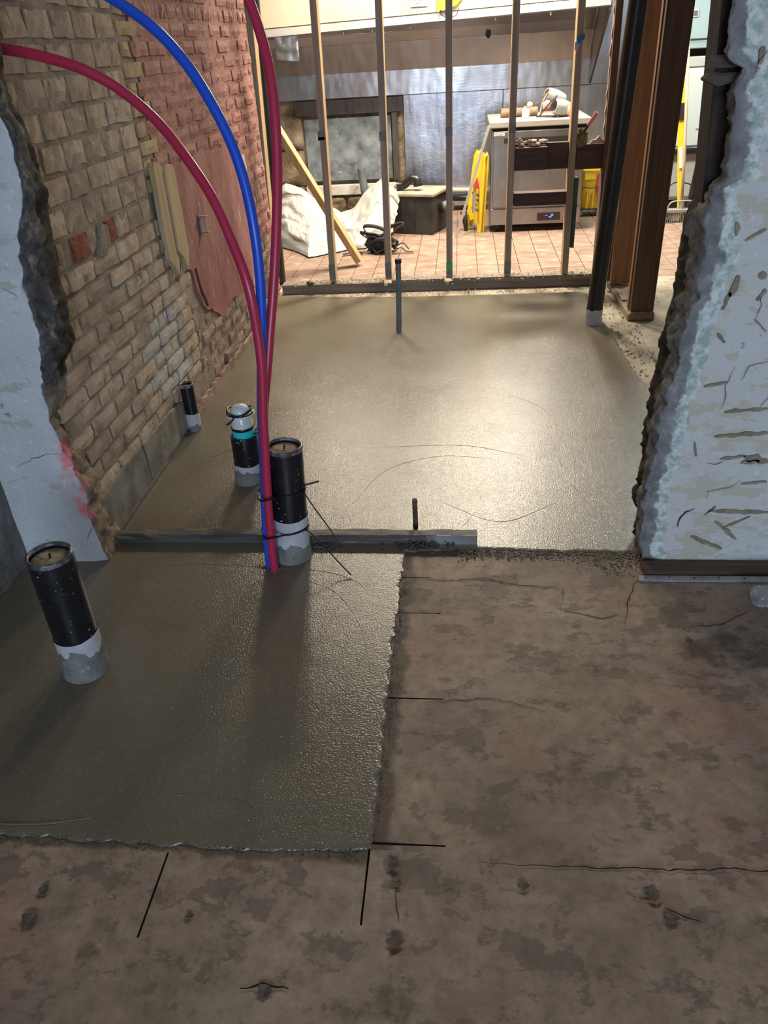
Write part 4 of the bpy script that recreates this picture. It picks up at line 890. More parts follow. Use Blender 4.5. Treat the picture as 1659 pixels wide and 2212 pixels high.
# diagonal brace and black pipe behind the left studs
props(MB().bar((-.78, 5.88, .035), (-1.42, 5.72, 1.26), .045, .085, (0, 1, .2)).build('diagonal_brace', M['stud'], bevel=.002), 'diagonal timber brace leaning behind the left studs', 'timber brace')
props(MB().tube([(-1.30, 5.42, .0), (-1.27, 5.42, 1.0), (-1.245, 5.42, 1.9)], .036, 20).build('vent_pipe', M['abs_plain'], smooth=True, angle=.6), 'black vent pipe in the corner behind the left end stud', 'pipe')
props(MB().bar((-1.330, 5.138, .0), (-1.270, 5.138, 2.3), .05, .026).build('corner_shade_strip', M['oldwood'], bevel=.004), 'black strip standing for the shadow gap at the end of the red brick wall', 'shadow strip')  # black strip put in for the shaded gap between brick and end stud
# right-hand timber posts
po = thing('timber_post', (1.02, 4.47, 0), 'weathered brown double timber post nearest the peeling wall', 'post')
MB().box((1.034, 4.424, 1.2), (.128, .040, 2.3)).build('post_board', M['post_dark'], po, bevel=.002)
MB().box((1.030, 4.468, 1.2), (.135, .040, 2.3)).build('post_board', M['post'], po, bevel=.002)
po2 = thing('timber_post', (.985, 5.0, 0), 'orange brown timber post standing behind the vent pipe', 'post')
MB().box((1.005, 4.96, 1.21), (.125, .040, 2.3)).build('post_board', M['post'], po2, bevel=.002)
MB().box((.985, 5.03, 1.21), (.135, .040, 2.3)).build('post_board', M['post_dark'], po2, bevel=.002)
so = thing('sole_plate', (1.03, 4.8, 0), 'dusty timber sole plate under the two right posts', 'sole plate')
MB().box((1.03, 4.76, .020), (.15, .74, .038)).build('plate_board', M['sole'], so, bevel=.003)
MB().box((1.035, 4.87, .0445), (.14, .46, .010)).build('plate_dust', M['dry'], so, bevel=.003)
MB().box((1.034, 4.425, .0445), (.13, .07, .009)).build('shim', M['sole'], so, bevel=.001)

# ================================================================ KITCHEN
YB = 8.0
props(MB().box((-.2, 6.7, -.045), (5.6, 2.75, .07)).build('floor_kitchen', M['grout'], origin=(0, 0, 0)), 'terracotta tiled kitchen floor', kind='structure')
kf = bpy.data.objects['floor_kitchen']
tp = .1524; tm = MB().box((0, 0, 0), (tp - .004, tp - .004, .012)); tiles = []
for i in range(-16, 18):
    for j in range(0, 17):
        x, y = .04 + i * tp, 5.40 + j * tp
        if x < -2.3 or x > 2.5 or y > 7.95: continue
        if y < 5.36: continue
        tiles.append((x, y))
tbm = tm.build('tile', M['tile'], kf, bevel=.0015, local=True); tme = tbm.data
vis = [t for t in tiles if -1.45 - (t[1] - 5.4) * .26 < t[0] < .95 + (t[1] - 5.4) * .55]
vis.sort(key=lambda t: t[1]); first = vis[:299]; fs_ = set(first)
tbm.location = (*first[0], -.006)
for t in first[1:]:
    o = bpy.data.objects.new('tile', tme); C.objects.link(o); o.parent = kf; o.location = (*t, -.006 + rnd.uniform(-.0008, .0008))
k = MB()
for t in tiles:
    if t not in fs_: k.box((*t, -.006), (tp - .004, tp - .004, .012))
o = k.build('far_tiles', M['tile'], kf); o['kind'] = 'stuff'
# back wall and its cladding
wbk = MB().box((.3, YB + .12, 1.1), (5.4, .2, 2.3)).build('wall_back', M['grime'], origin=(0, 0, 0)); props(wbk, 'kitchen back wall with steel cladding and grimy blocks', kind='structure')
def panel(x0, x1, z0, z1, y, m, name, th=.01, bev=.002): return MB().box(((x0 + x1) / 2, y + th / 2, (z0 + z1) / 2), (x1 - x0, th, z1 - z0)).build(name, M[m], wbk, bevel=bev)
panel(-.54, .38, .03, 1.02, YB, 'steel_wall', 'steel_panel'); panel(.384, 1.75, .03, 1.02, YB, 'steel_wall', 'steel_panel')
panel(1.16, 1.75, 1.023, 2.0, YB, 'steel_wall', 'steel_panel')
panel(-1.75, 1.16, 1.023, 1.225, YB - .012, 'steel', 'splash_panel')
panel(-1.57, -.545, .89, 1.012, YB - .035, 'dark_bar', 'dark_rail', .035)
panel(-1.50, -.665, .31, .86, YB - .012, 'grey_panel', 'mottled_panel'); panel(-.655, -.60, .30, .885, YB - .04, 'dark_bar', 'door_jamb', .04)
panel(-1.53, -.60, .18, .275, YB - .05, 'whitebar', 'sill', .05, .006)
for (x0, x1, z0, z1) in ((-1.95, -1.52, .60, .90), (-1.95, -1.53, .28, .59), (-1.95, -1.56, .0, .27), (-1.55, -1.15, .0, .165), (-1.14, -.80, .0, .17), (-.79, -.55, .0, .165)):
    k = MB(); k.grid(lambda u, v: (x0 + (x1 - x0) * u, YB - .045 + .03 * noise.noise(Vector((x0 + u * 4, v * 4, z0 * 7))) + .05 * (max(abs(u - .5), abs(v - .5)) * 2) ** 8, z0 + (z1 - z0) * v), 10, 8); k.build('stone_block', M['grime'], wbk, smooth=True)
props(MB().tube([(-.2, YB - .06, .12), (.4, YB - .06, .10)], .030, 14).build('drain_pipe', M['abs_plain'], smooth=True), 'dark drain pipe running along the foot of the steel wall', 'pipe')
props(MB().tube([(-.18, YB - .05, .19), (.4, YB - .05, .165)], .022, 12).build('water_pipe', M['whitebar'], smooth=True), 'dusty pale pipe above the drain pipe at the wall foot', 'pipe')
# extractor hood
hd = thing('extractor_hood', (-.2, 7.6, 1.0), 'long stainless extractor hood above the kitchen wall', 'hood')
def hp(p, name, m, th=.006): return MB().add([Vector(q) for q in p] + [Vector(q) + Vector((0, .006, .004)) for q in p], [(0, 1, 2, 3), (7, 6, 5, 4), (0, 4, 5, 1), (1, 5, 6, 2), (2, 6, 7, 3), (3, 7, 4, 0)]).build(name, M[m], hd)
hp([(-1.75, 7.96, 1.225), (1.14, 7.96, 1.225), (1.14, 7.93, 1.447), (-1.75, 7.93, 1.447)], 'lower_back_panel', 'steel_brown')
hp([(-1.75, 7.93, 1.449), (1.14, 7.93, 1.449), (1.14, 7.86, 1.52), (-1.75, 7.86, 1.52)], 'middle_back_panel', 'steel_blue')
hp([(-1.75, 7.86, 1.522), (1.14, 7.86, 1.522), (1.14, 7.5, 1.80), (-1.75, 7.5, 1.80)], 'upper_back_panel', 'steel_blue')
tl = Matrix.Rotation(-.024, 3, 'Y')
MB().box((-.32, 7.195, 1.588), (2.96, .012, .055), tl).build('front_lip', M['lip'], hd, bevel=.002)
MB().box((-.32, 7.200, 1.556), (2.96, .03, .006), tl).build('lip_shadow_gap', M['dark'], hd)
MB().box((-.32, 7.21, 1.76), (2.96, .012, .275), tl).build('fascia', M['fascia'], hd, bevel=.002)
MB().prism([(7.19, 1.56), (7.96, 1.03), (7.96, 1.90), (7.19, 1.90)], (1.145, 0, 0), (0, 1, 0), (0, 0, 1), (1, 0, 0), .018).build('end_panel', M['steel_dark'], hd, bevel=.002)
for x in (-.955, -.72, -.41, .27, .70): MB().tube([(x, 7.20, 1.565 + .024 * x), (x, 7.20, 1.538 + .024 * x)], .010, 8).build('rivet', M['steel'], hd)
k = MB().grid(lambda u, v: (-1.52 + .19 * u, 7.17 + .01 * noise.noise(Vector((u * 5, v * 5, 1))), 1.37 + .16 * v - .02 * u * (1 - v)), 8, 8); k.build('bent_flap', M['steel'], hd, smooth=True)
props(lump((.235, 7.895, 1.468), .028, .25, 2, 4, (.8, .4, 1.5)).build('hook_cap', M['dark'], smooth=True), 'black teardrop fitting on the hood back panel', 'fitting')
def paper(x, z, wd, hh, label, y=7.19):
    t = thing('notice', (x, y, z), label, 'paper', 'notices on the hood front')
    MB().box((x, y, z + hh / 2), (wd, .001, hh)).build('sheet', M['paper'], t)
    for i in range(4): MB().box((x, y - .001, z + hh * (.2 + .2 * i)), (wd * .7, .0006, .004)).build('text_line', M['ink'], t)
paper(-.335, 1.672, .14, .10, 'small framed notice on the hood left of yellow bag'); paper(1.015, 1.628, .23, .11, 'white notice stuck at the right end of the hood')
MB().box((1.24, YB - .02, 1.62), (.10, .03, .07)).build('switch_box', M['dark'], wbk, bevel=.002)
yb = thing('yellow_bag', (-.08, 7.15, 1.62), 'yellow bag hanging over the hood front edge', 'bag')
k = MB(); k.grid(lambda u, v: (-.19 + .34 * u * (.45 + .55 * v), 7.165 + .02 * math.sin(u * PI) * -1 + .008 * noise.noise(Vector((u * 6, v * 6, 2))), 1.622 + .04 * u + .2 * v), 14, 10); k.build('bag_cloth', M['yellow'], yb, smooth=True)
MB().tube(catmull([(-.165, 7.155, 1.64), (-.15, 7.15, 1.60), (-.08, 7.15, 1.585), (-.04, 7.155, 1.60), (-.02, 7.155, 1.65)]), .003, 6).build('drawstring', M['zip'], yb, smooth=True)
MB().box((-.163, 7.152, 1.625), (.018, .01, .022)).build('toggle', M['zip'], yb, bevel=.002)

# freezer
fz = thing('freezer', (.62, 7.2, 0), 'stainless undercounter freezer on casters behind the studs', 'freezer')
MB().box((.62, 7.215, .425), (.76, .69, .73)).build('body', M['freezer'], fz, bevel=.006)
MB().box((.625, 7.20, .832), (.80, .74, .048)).build('worktop', M['freezer_top'], fz, bevel=.006)
MB().box((.625, 6.862, .796), (.75, .012, .022)).build('top_gap', M['dark'], fz)
dr = MB().box((.625, 6.855, .495), (.73, .028, .575)).build('door', M['freezer'], fz, bevel=.004)
MB().box((.625, 6.8395, .713), (.56, .004, .036)).build('handle_recess', M['dark'], dr)
MB().box((.62, 6.862, .125), (.74, .02, .13)).build('kick_panel', M['freezer'], fz, bevel=.003)
dp = MB().box((.735, 6.848, .118), (.19, .012, .062)).build('display_panel', M['display'], fz, bevel=.002)
for (x, z, wd, hh) in ((.715, .128, .018, .003), (.741, .118, .010, .003), (.748, .112, .003, .014), (.757, .123, .003, .028), (.764, .136, .012, .003), (.771, .130, .003, .014), (.764, .123, .012, .003)):
    MB().box((x, 6.8412, z), (wd, .001, hh)).build('display_segment', M['led'], dp)
MB().box((.305, 6.8402, .762), (.086, .001, .020)).build('name_tag', M['paper'], dr)
text_mesh('FREEZER', .0195, 'name_text', M['ink'], fz, (.266, 6.8392, .755), (PI / 2, 0, 0))
for (x, y) in ((.31, 6.93), (.92, 6.93), (.31, 7.48), (.92, 7.48)):
    c = MB().tube([(x - .014, y, .03), (x + .014, y, .03)], .030, 18).build('caster', M['rubber'], fz, smooth=True, angle=.7)
    q = MB().box((x, y, .056), (.036, .05, .012)).build('caster_fork', M['steel'], fz, bevel=.002)
# things on the freezer
ZT = .8565
lr = thing('bark_roll', (.47, 7.12, ZT), 'brown rough roll lying on the freezer top', 'roll')
MB().tube(rough([Vector((.33 + .033 * i, 7.16 + .01 * i / 9, ZT + .035)) for i in range(10)], .003, 20), [.034 + .003 * noise.noise(Vector((i * 3.1, 0, 0))) for i in range(10)], 16).build('roll', M['log'], lr, smooth=True, angle=.8)
can = thing('white_can', (.52, 6.98, ZT), 'small white screw top can on the freezer', 'can')
MB().lathe([(.0005, 0), (.028, 0), (.030, .004), (.030, .062), (.026, .070), (.018, .074)], (.52, 6.98, ZT), 24).build('can_body', M['white'], can, smooth=True, angle=.6)
MB().lathe([(.019, .072), (.019, .088), (.0005, .088)], (.52, 6.98, ZT), 20).build('can_lid', M['padgrey'], can, smooth=True, angle=.6)
props(lump((.565, 7.17, ZT + .085), .024, .12, 2, 1).build('cream_ball', M['cream'], smooth=True), 'small cream ball lying on the brown roll', 'ball')
props(MB().box((.36, 6.95, ZT + .001), (.11, .09, .001)).build('loose_paper', M['paper'], bevel=0), 'loose paper slip on the freezer top', 'paper')
kp = thing('knee_pads', (.76, 7.02, ZT), 'pair of grey and pink knee pads with black straps on freezer', 'knee pads')
def shell(c, r, L, R, m, parent, name, a0, a1, mi):
    k = MB(); n = 20; c = Vector(c)
    for rr in (r, r - .008):
        for j in range(n + 1):
            a = a0 + (a1 - a0) * j / n
            for i in range(5):
                t = i / 4; q = Vector(((t - .5) * L, rr * math.cos(a) * (1 - .18 * (2 * t - 1) ** 2), rr * math.sin(a) * (1 - .18 * (2 * t - 1) ** 2))); k.v.append(c + R @ q)
    for l in range(2):
        for j in range(n):
            for i in range(4): a = l * (n + 1) * 5 + j * 5 + i; k.f.append((a, a + 1, a + 6, a + 5))
    o = (n + 1) * 5
    for j in range(n): k.f += [(j * 5, (j + 1) * 5, o + (j + 1) * 5, o + j * 5), (j * 5 + 4, (j + 1) * 5 + 4, o + (j + 1) * 5 + 4, o + j * 5 + 4)]
    return k.build(name, M[m], parent, smooth=True, angle=.8)
Ra = Euler((0, .25, .5)).to_matrix(); Rb2 = Euler((.2, .35, .35)).to_matrix()
shell((.80, 6.98, ZT + .065), .062, .15, Ra, 'padgrey', kp, 'pad_shell', -.2, 5.4, 0)
shell((.755, 7.08, ZT + .135), .058, .16, Rb2, 'padgrey', kp, 'pad_shell', -.4, 3.6, 0)
MB().add([(0, 0, 0)], []) if False else None
k = MB().tube([Vector((.80, 6.98, ZT + .065)) + Ra @ Vector((.076, 0, 0)), Vector((.80, 6.98, ZT + .065)) + Ra @ Vector((.070, 0, 0))], .047, 20); k.build('pad_lining', M['strap'], kp, smooth=True, angle=.6)
lump((.685, 6.985, ZT + .085), .045, .1, 2, 3, (.8, .35, .9)).build('pink_panel', M['padpink'], kp, smooth=True)
lump((.87, 6.95, ZT + .045), .04, .2, 2, 9, (.9, .5, .9)).build('pink_lining', M['padpink'], kp, smooth=True)
MB().tube(catmull([(.63, 6.97, ZT + .012), (.665, 6.96, ZT + .06), (.72, 6.94, ZT + .12), (.76, 6.96, ZT + .15)]), .014, 8, flat=.35).build('strap', M['strap'], kp, smooth=True)
MB().tube(catmull([(.61, 6.98, ZT + .010), (.66, 6.95, ZT + .014), (.72, 6.94, ZT + .012), (.76, 6.95, ZT + .01)]), .012, 8, flat=.5).build('strap', M['strap'], kp, smooth=True)
MB().tube(catmull([(.64, 7.05, ZT + .03), (.66, 7.06, ZT + .11), (.70, 7.07, ZT + .17), (.74, 7.07, ZT + .195)]), .013, 8, flat=.35).build('strap', M['padpink'], kp, smooth=True)

# folded yellow floor sign leaning on the freezer, with the metal bar
fs2 = thing('floor_sign', (.115, 6.97, 0), 'folded yellow wet floor sign leaning on the freezer side', 'sign', rot=(0, .145, -.95))
outl = [(-.11, 0), (-.065, 0), (-.055, .06), (0, .085), (.055, .06), (.065, 0), (.11, 0), (.085, .50), (.072, .60), (.045, .64), (.03, .62), (-.03, .62), (-.045, .64), (-.072, .60), (-.085, .50)]
for i, dy in enumerate((-.024, .008)):
    MB().prism(outl, (0, dy, .012), (1, 0, 0), (0, 0, 1), (0, 1, 0), .016).build('sign_leaf', M['yellow'], fs2, local=True, bevel=.003)
MB().tube([(-.07, 0, .625), (.07, 0, .625)], .011, 10).build('hinge', M['yellow'], fs2, local=True, smooth=True)
MB().prism([(-.05, .36), (0, .45), (.05, .36)], (0, -.0255, 0), (1, 0, 0), (0, 0, 1), (0, 1, 0), .001).build('warning_mark', M['red_label'], fs2, local=True)
for i, z in enumerate((.31, .27, .23, .19)): MB().box((.0 + .01 * (i % 2), -.0255, z), (.10 - .02 * (i % 3), .001, .014)).build('printed_line', M['ink'], fs2, local=True)
hb = thing('hand_torch', (.105, 6.86, .17), 'silver tube with copper tip resting against the yellow sign', 'tube')
MB().tube([(.105, 6.86, .17), (.112, 6.865, .335)], .0155, 14).build('tube_body', M['silver'], hb, smooth=True, angle=.6)
MB().tube([(.112, 6.865, .335), (.114, 6.866, .385)], .0125, 14).build('copper_tip', M['copper'], hb, smooth=True, angle=.6)
props(MB().bar((-.047, 6.695, .0), (.222, 6.83, .83), .022, .008, (.3, -1, 0)).build('metal_bar', M['alu'], bevel=.001), 'long flat metal bar leaning against the freezer corner', 'bar')
# mop bucket
mk = thing('mop_bucket', (1.17, 7.5, 0), 'yellow mop bucket with red label right of the freezer', 'bucket')
k = MB(); n = 24; lv_ = [(.07, .10, .13), (.12, .108, .14), (.30, .122, .16), (.37, .13, .17), (.385, .138, .178), (.395, .138, .178)]
for (z, a, b) in lv_:
    for j in range(n):
        t = 2 * PI * j / n; cs, sn = math.cos(t), math.sin(t); e = .45; k.v.append(Vector((1.17 + a * math.copysign(abs(cs) ** e, cs), 7.5 + b * math.copysign(abs(sn) ** e, sn), z)))
k.f = [(l * n + j, l * n + (j + 1) % n, (l + 1) * n + (j + 1) % n, (l + 1) * n + j) for l in range(len(lv_) - 1) for j in range(n)] + [tuple(range(n - 1, -1, -1))]
k.build('tub', M['yellow'], mk, smooth=True, angle=.7)
MB().box((1.13, 7.345, .35), (.10, .03, .07)).build('wringer', M['yellow'], mk, bevel=.006)
MB().box((1.235, 7.332, .28), (.085, .006, .17)).build('warning_label', M['red_label'], mk, bevel=.001)
for x in (1.12, 1.17, 1.22): MB().box((x, 7.343, .15), (.012, .012, .15)).build('rib', M['yellow'], mk, bevel=.003)
MB().tube([(1.03, 7.34, .26), (1.15, 7.32, .25), (1.30, 7.34, .26)], .004, 6).build('bail_wire', M['zip'], mk)
for (x, y) in ((1.08, 7.40), (1.26, 7.40), (1.08, 7.62), (1.26, 7.62)): MB().tube([(x - .012, y, .034), (x + .012, y, .034)], .034, 16).build('wheel', M['padgrey'], mk, smooth=True, angle=.7)
MB().box((1.17, 7.5, .066), (.22, .28, .012)).build('wheel_base', M['rubber'], mk, bevel=.003)
# grease trap
gt = thing('grease_trap', (-.36, 7.10, 0), 'black grease trap tank with a dusty tan lid', 'tank', rot=(0, 0, -.36))
MB().box((0, 0, .155), (.39, .40, .31)).build('tank', M['trap_box'], gt, bevel=.006, local=True)
MB().box((0, 0, .323), (.42, .43, .026)).build('lid', M['trap_lid'], gt, bevel=.005, local=True)
MB().box((.03, -.202, .16), (.008, .008, .24)).build('seam', M['trap_box'], gt, local=True)
MB().tube([(.19, -.02, .21), (.235, -.02, .21)], .055, 20).build('outlet_collar', M['abs_plain'], gt, smooth=True, angle=.6, local=True)
MB().tube([(.235, -.02, .21), (.31, -.03, .205)], .042, 20).build('outlet_pipe', M['conduit'], gt, smooth=True, angle=.6, local=True)
pt = thing('pipe_elbow', (-.44, 7.12, .336), 'black pipe elbow lying on the tan tank lid', 'pipe fitting')
MB().tube(catmull([(-.55, 7.09, .375), (-.50, 7.08, .38), (-.46, 7.07, .41), (-.42, 7.06, .435), (-.385, 7.05, .42), (-.375, 7.045, .385)], 6), .034, 16).build('elbow', M['abs_plain'], pt, smooth=True, angle=.7)
MB().tube([(-.56, 7.09, .375), (-.535, 7.088, .376)], .040, 16).build('elbow_collar', M['abs_plain'], pt, smooth=True, angle=.7)
MB().tube([(-.375, 7.045, .392), (-.373, 7.044, .372)], .040, 16).build('elbow_collar', M['abs_plain'], pt, smooth=True, angle=.7)
props(MB().tube([(-.93, 7.80, .20), (-.955, 7.80, .44)], .038, 16).tube([(-.905, 7.80, .0), (-.93, 7.80, .20)], .03, 12).build('grey_pipe', M['conduit'], smooth=True, angle=.6), 'dark grey pipe standing against the wall behind the sheet', 'pipe')
props(MB().tube([(.02, 6.98, .16), (.035, 6.97, .06), (.04, 6.97, .0)], [.03, .02, .016], 12).build('drop_pipe', M['abs_plain'], smooth=True), 'short dark pipe between the tank and the yellow sign', 'pipe')
# white plastic sheet
def sheet(u, v):
    H_ = interp([(1, .30), (.96, .37), (.86, .46), (.74, .36), (.60, .22), (.50, .19), (.36, .27), (.20, .40), (.06, .45), (0, .40)], u)
    fy = interp([(1, 6.62), (.80, 6.42), (.60, 6.38), (.40, 6.22), (.28, 6.16), (.12, 6.45), (0, 6.62)], u); by = 6.95
    x = -1.58 + 1.05 * u + .06 * v * math.sin(u * 5)
    y = by + (fy - by) * v; s = 1 - v
    z = H_ * (s ** .8) * (1 - .15 * math.sin(v * PI)) + .010
    q = Vector((x * 5, y * 5, 2)); fold = .045 * noise.noise(q) + .035 * abs(noise.noise(Vector((x * 11 + y * 6, y * 3, 5)))) + .014 * noise.noise(Vector((x * 22, y * 18, 9)))
    k = math.sin(PI * min(1, v * 1.05)) + .1
    return (x + .02 * noise.noise(Vector((u * 9, v * 9, 1))), y + .05 * noise.noise(Vector((u * 6, v * 8, 6))), max(.006, z + fold * k))
k = MB(); k.grid(sheet, 46, 30)
ps = k.build('plastic_sheet', M['plastic_sheet']); props(ps, 'crumpled white plastic sheet heaped behind the left studs', 'plastic sheet')
md = ps.modifiers.new('thickness', 'SOLIDIFY'); md.thickness = .002
# strap harness
hs_ = thing('strap_harness', (-.62, 6.28, 0), 'tangle of black webbing straps on the tiles by the brace', 'straps')
for i in range(9):
    r = random.Random(i + 40); cx_, cy_ = -.66 + r.uniform(-.06, .10), 6.27 + r.uniform(-.04, .05); a0 = r.uniform(0, 6); hh = r.uniform(.08, .22)
    q = [(cx_ + (.05 + .05 * r.random()) * math.cos(a0 + t) * 1.3, cy_ + .05 * math.sin(a0 + t), .012 + hh * max(0, math.sin(t * .5)) ** 1.2 + .01 * r.random()) for t in [j * .7 for j in range(10)]]
    MB().tube(catmull(q, 5), .014, 6, flat=.35).build('strap_loop', M['strap'], hs_, smooth=True)
lump((-.66, 6.29, .065), .085, .4, 2, 5, (1.3, .8, .85)).build('strap_bundle', M['strap'], hs_, smooth=True)
MB().tube(catmull([(-.62, 6.22, .012), (-.53, 6.20, .03), (-.48, 6.21, .05), (-.44, 6.20, .02), (-.38, 6.20, .012)]), .011, 6, flat=.4).build('strap_tail', M['strap'], hs_, smooth=True)
MB().tube(catmull([(-.54, 6.22, .04), (-.47, 6.25, .075), (-.42, 6.24, .03)]), .009, 6, flat=.5).build('strap_tail', M['strap'], hs_, smooth=True)
MB().tube(catmull([(-.80, 6.25, .012), (-.88, 6.22, .02), (-.95, 6.20, .012)]), .016, 6, flat=.3).build('strap_tail', M['strap'], hs_, smooth=True)

# right side: cabinets, broom, level, hand pump
cb = thing('electrical_cabinet', (2.1, 7.75, 1.22), 'pale teal wall cabinet above the white appliance', 'cabinet')
MB().box((2.1, 7.78, 1.55), (.9, .36, .58)).build('cabinet_body', M['cab_teal'], cb, bevel=.006)
MB().box((1.86, 7.592, 1.575), (.46, .02, .49)).build('cabinet_door', M['cab_teal'], cb, bevel=.004)
MB().box((2.34, 7.592, 1.575), (.46, .02, .49)).build('cabinet_door', M['cab_teal'], cb, bevel=.004)
MB().box((1.905, 7.578, 1.51), (.05, .004, .055)).build('name_plate', M['cab_grey'], cb, bevel=.001)
MB().box((1.905, 7.575, 1.51), (.03, .002, .035)).build('plate_print', M['ink'], cb)
MB().box((2.02, 7.58, 1.615), (.05, .002, .03)).build('sticker', M['lime'], cb)
ap = thing('white_appliance', (2.1, 7.75, 0), 'white enamel kitchen appliance with a black rail across', 'appliance')
MB().box((2.1, 7.80, .60), (.9, .40, 1.05)).build('appliance_body', M['cab_white'], ap, bevel=.008)
MB().box((2.1, 7.80, 1.165), (.92, .42, .075)).build('appliance_top', M['cab_grey'], ap, bevel=.006)
MB().box((2.1, 7.594, .80), (.88, .02, .60)).build('upper_door', M['cab_white'], ap, bevel=.006)
MB().box((2.1, 7.594, .28), (.88, .02, .36)).build('lower_door', M['cab_grey'], ap, bevel=.006)
MB().box((2.1, 7.585, .485), (.9, .035, .012)).build('door_gap', M['cab_grey'], ap)
MB().tube([(1.66, 7.55, .50), (2.54, 7.55, .50)], .032, 14).build('black_rail', M['abs_plain'], ap, smooth=True)
MB().box((2.1, 7.80, .04), (.88, .36, .08)).build('plinth', M['dark'], ap)
MB().disc((2.07, 7.5825, .16), .008, 10, Matrix.Rotation(PI / 2, 3, 'X')).build('bolt', M['dark'], ap, fix=False)
bm_ = thing('push_broom', (1.85, 7.02, 0), 'push broom with wooden handle standing by the appliance', 'broom')
MB().box((1.86, 7.0, .095), (.36, .06, .03)).build('head_block', M['padgrey'], bm_, bevel=.005)
k = MB()
for i in range(60):
    x = 1.69 + .34 * i / 59; k.bar((x, 6.985 + .012 * (i % 3), .085), (x + rnd.uniform(-.006, .006), 6.98 + .016 * (i % 3), .0), .007, .010)
o = k.build('bristles', M['bristle'], bm_); o['kind'] = 'stuff'
MB().tube([(1.862, 7.0, .11), (1.84, 7.05, .50), (1.765, 7.13, 1.35)], .0125, 12).build('handle', M['broomwood'], bm_, smooth=True)
MB().tube([(1.862, 7.0, .10), (1.860, 7.004, .165)], .022, 12).build('socket', M['silver'], bm_, smooth=True, angle=.6)
MB().tube(catmull([(1.74, 6.985, .11), (1.77, 6.985, .165), (1.86, 6.985, .175), (1.95, 6.985, .165), (1.985, 6.985, .11)]), .006, 8).build('brace_wire', M['silver'], bm_, smooth=True)
lv2 = thing('spirit_level', (1.89, 7.20, 0), 'yellow spirit level leaning beside the broom handle', 'level')
MB().bar((1.905, 7.16, .01), (1.775, 7.24, 1.10), .05, .024).build('level_body', M['yellow'], lv2, bevel=.003)
MB().bar((1.812, 7.203, .77), (1.798, 7.212, .89), .054, .030).build('vial_window', M['dark'], lv2, bevel=.002)
MB().bar((1.857, 7.176, .40), (1.836, 7.189, .56), .028, .030).build('hand_hole', M['white'], lv2, bevel=.004)
hpm = thing('hand_pump', (2.0, 7.16, 0), 'black hand pump with a wooden T grip', 'hand pump')
MB().tube([(1.965, 7.16, .0), (2.01, 7.16, .60)], .030, 16).build('pump_tube', M['abs_plain'], hpm, smooth=True, angle=.6)
MB().tube([(2.009, 7.16, .59), (2.011, 7.16, .625)], .036, 16).build('pump_collar', M['padgrey'], hpm, smooth=True, angle=.6)
MB().tube([(2.01, 7.16, .62), (2.018, 7.16, .70)], .005, 8).build('pump_rod', M['silver'], hpm)
MB().tube([(1.93, 7.16, .702), (2.02, 7.16, .70), (2.09, 7.16, .70)], [.013, .015, .014], 12).build('t_grip', M['broomwood'], hpm, smooth=True)
props(MB().bar((2.02, 6.95, .0), (2.075, 7.0, .55), .05, .02).build('wood_offcut', M['flesh_wood'], bevel=.002), 'reddish wooden offcut leaning beside the hand pump', 'offcut')
props(MB().tube(catmull([(1.66, 7.32, .01), (1.74, 7.33, .14), (1.84, 7.34, .25), (1.94, 7.34, .26), (2.06, 7.33, .2), (2.16, 7.32, .01)]), .005, 8).build('cable', M['zip'], smooth=True), 'black cable looping behind the broom', 'cable')

# ================================================================ LOOSE DEBRIS
def crumbs(name, pts, m, label, cat, seed):
    k = MB(); r = random.Random(seed)
    for (x, y, z, s) in pts:
        vs = [Vector((x, y, z)) + Vector((a * s * r.uniform(.5, 1.2), b * s * r.uniform(.5, 1.2), c * s * r.uniform(.4, .9))) for a, b, c in ((1, 0, 0), (-1, 0, 0), (0, 1, 0), (0, -1, 0), (0, 0, 1), (0, 0, -.4))]
        k.add(vs, [(0, 2, 4), (2, 1, 4), (1, 3, 4), (3, 0, 4), (2, 0, 5), (1, 2, 5), (3, 1, 5), (0, 3, 5)])
    return props(k.build(name, m), label, cat, kind='stuff')
r = random.Random(3)
crumbs('sill_debris', [(r.uniform(-1.2, .88), YS + r.gauss(.03, .04), .068 + r.uniform(0, .012), r.uniform(.003, .010)) for _ in range(650)], M['debris'], 'crumbly debris along the top of the stud wall plate', 'debris', 1)
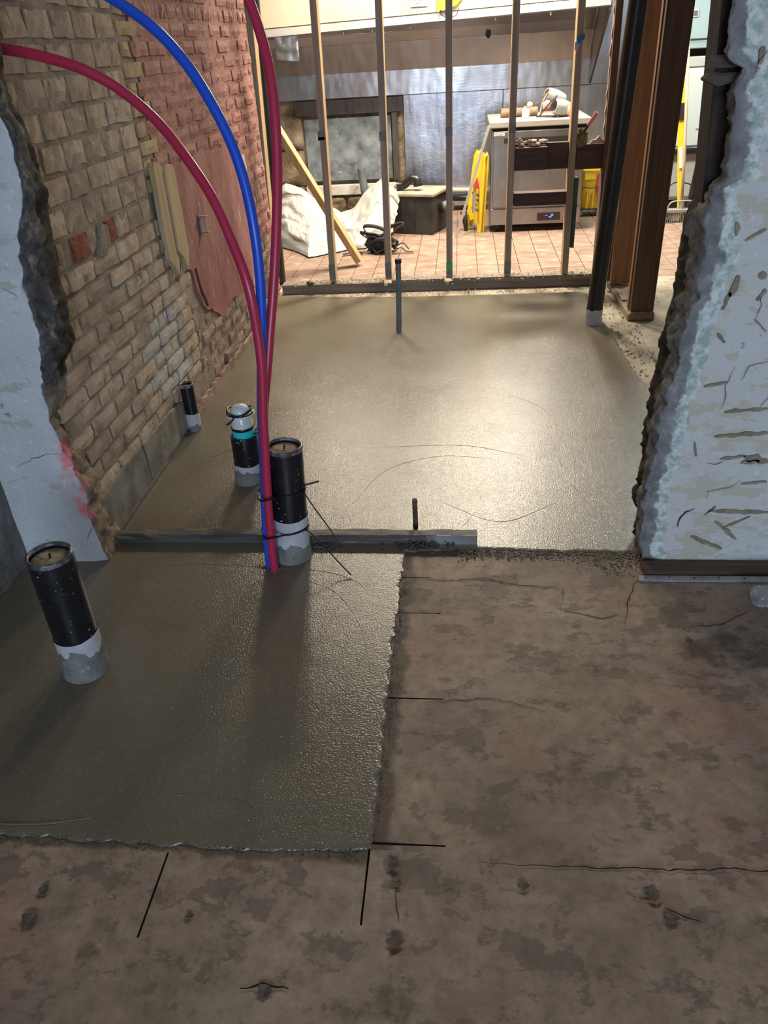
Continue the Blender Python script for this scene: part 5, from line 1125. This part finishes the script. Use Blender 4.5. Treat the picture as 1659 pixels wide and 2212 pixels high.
crumbs('kitchen_debris', [(r.uniform(-1.4, .95), 5.26 + abs(r.gauss(0, .07)), .003, r.uniform(.003, .010)) for _ in range(500)], M['debris'], 'crumbs scattered on the tiles behind the stud wall', 'debris', 2)
crumbs('slab_edge_debris', [(r.uniform(.80, 1.0), r.uniform(3.5, 4.9), .002, r.uniform(.003, .009)) for _ in range(330)] + [(r.uniform(-1.2, .8), 5.06 + r.gauss(0, .03), .002, r.uniform(.003, .008)) for _ in range(300)], M['debris'], 'crumbs between the slab edge and the timber plates', 'debris', 4)
crumbs('cement_crumbs', [(-.13 + r.gauss(0, .045), 2.075 + r.gauss(0, .012), .006 + abs(r.gauss(0, .006)), r.uniform(.004, .011)) for _ in range(90)] + [(r.uniform(-.1, .03), 2.05 + r.gauss(0, .01), .004, r.uniform(.003, .007)) for _ in range(20)] + [(-.615 + r.gauss(0, .02), 1.95 + r.gauss(0, .012), .006, r.uniform(.004, .009)) for _ in range(30)] + [(-.47 + r.gauss(0, .02), 2.07 + r.gauss(0, .012), .008, r.uniform(.004, .010)) for _ in range(30)], M['mud'], 'dark wet cement crumbs along the form board', 'cement crumbs', 5)
crumbs('pour_edge_crumbs', [(-.188 + r.gauss(.004, .008), r.uniform(.96, 2.05), .003, r.uniform(.001, .0035)) for _ in range(420)] + [(r.uniform(-1.1, -.2), .948 + r.gauss(0, .006), .003, r.uniform(.001, .0035)) for _ in range(320)], M['mud'], 'fine cement crumbs along the ragged edges of the pour', 'cement crumbs', 6)
crumbs('threshold_soil', [(.57 - .58 * r.random() ** 1.3, 2.045 + r.gauss(0, .022), .002, r.uniform(.0015, .006)) for _ in range(900)] + [(r.uniform(.42, .575), 1.99 + r.gauss(0, .03), .002, r.uniform(.0015, .005)) for _ in range(260)], M['soil'], 'tan crumbly soil between the wet slab and the peeling wall', 'soil', 9)
rock = lump((-1.03, YS - .005, .072), .026, .5, 2, 8, (1, .8, .8)); props(rock.build('rubble_stone', M['mud'], smooth=True), 'dark lump of rubble on the plate beside the first stud', 'stone')
MB().add([(.30, 2.0, 0)], []) if False else None
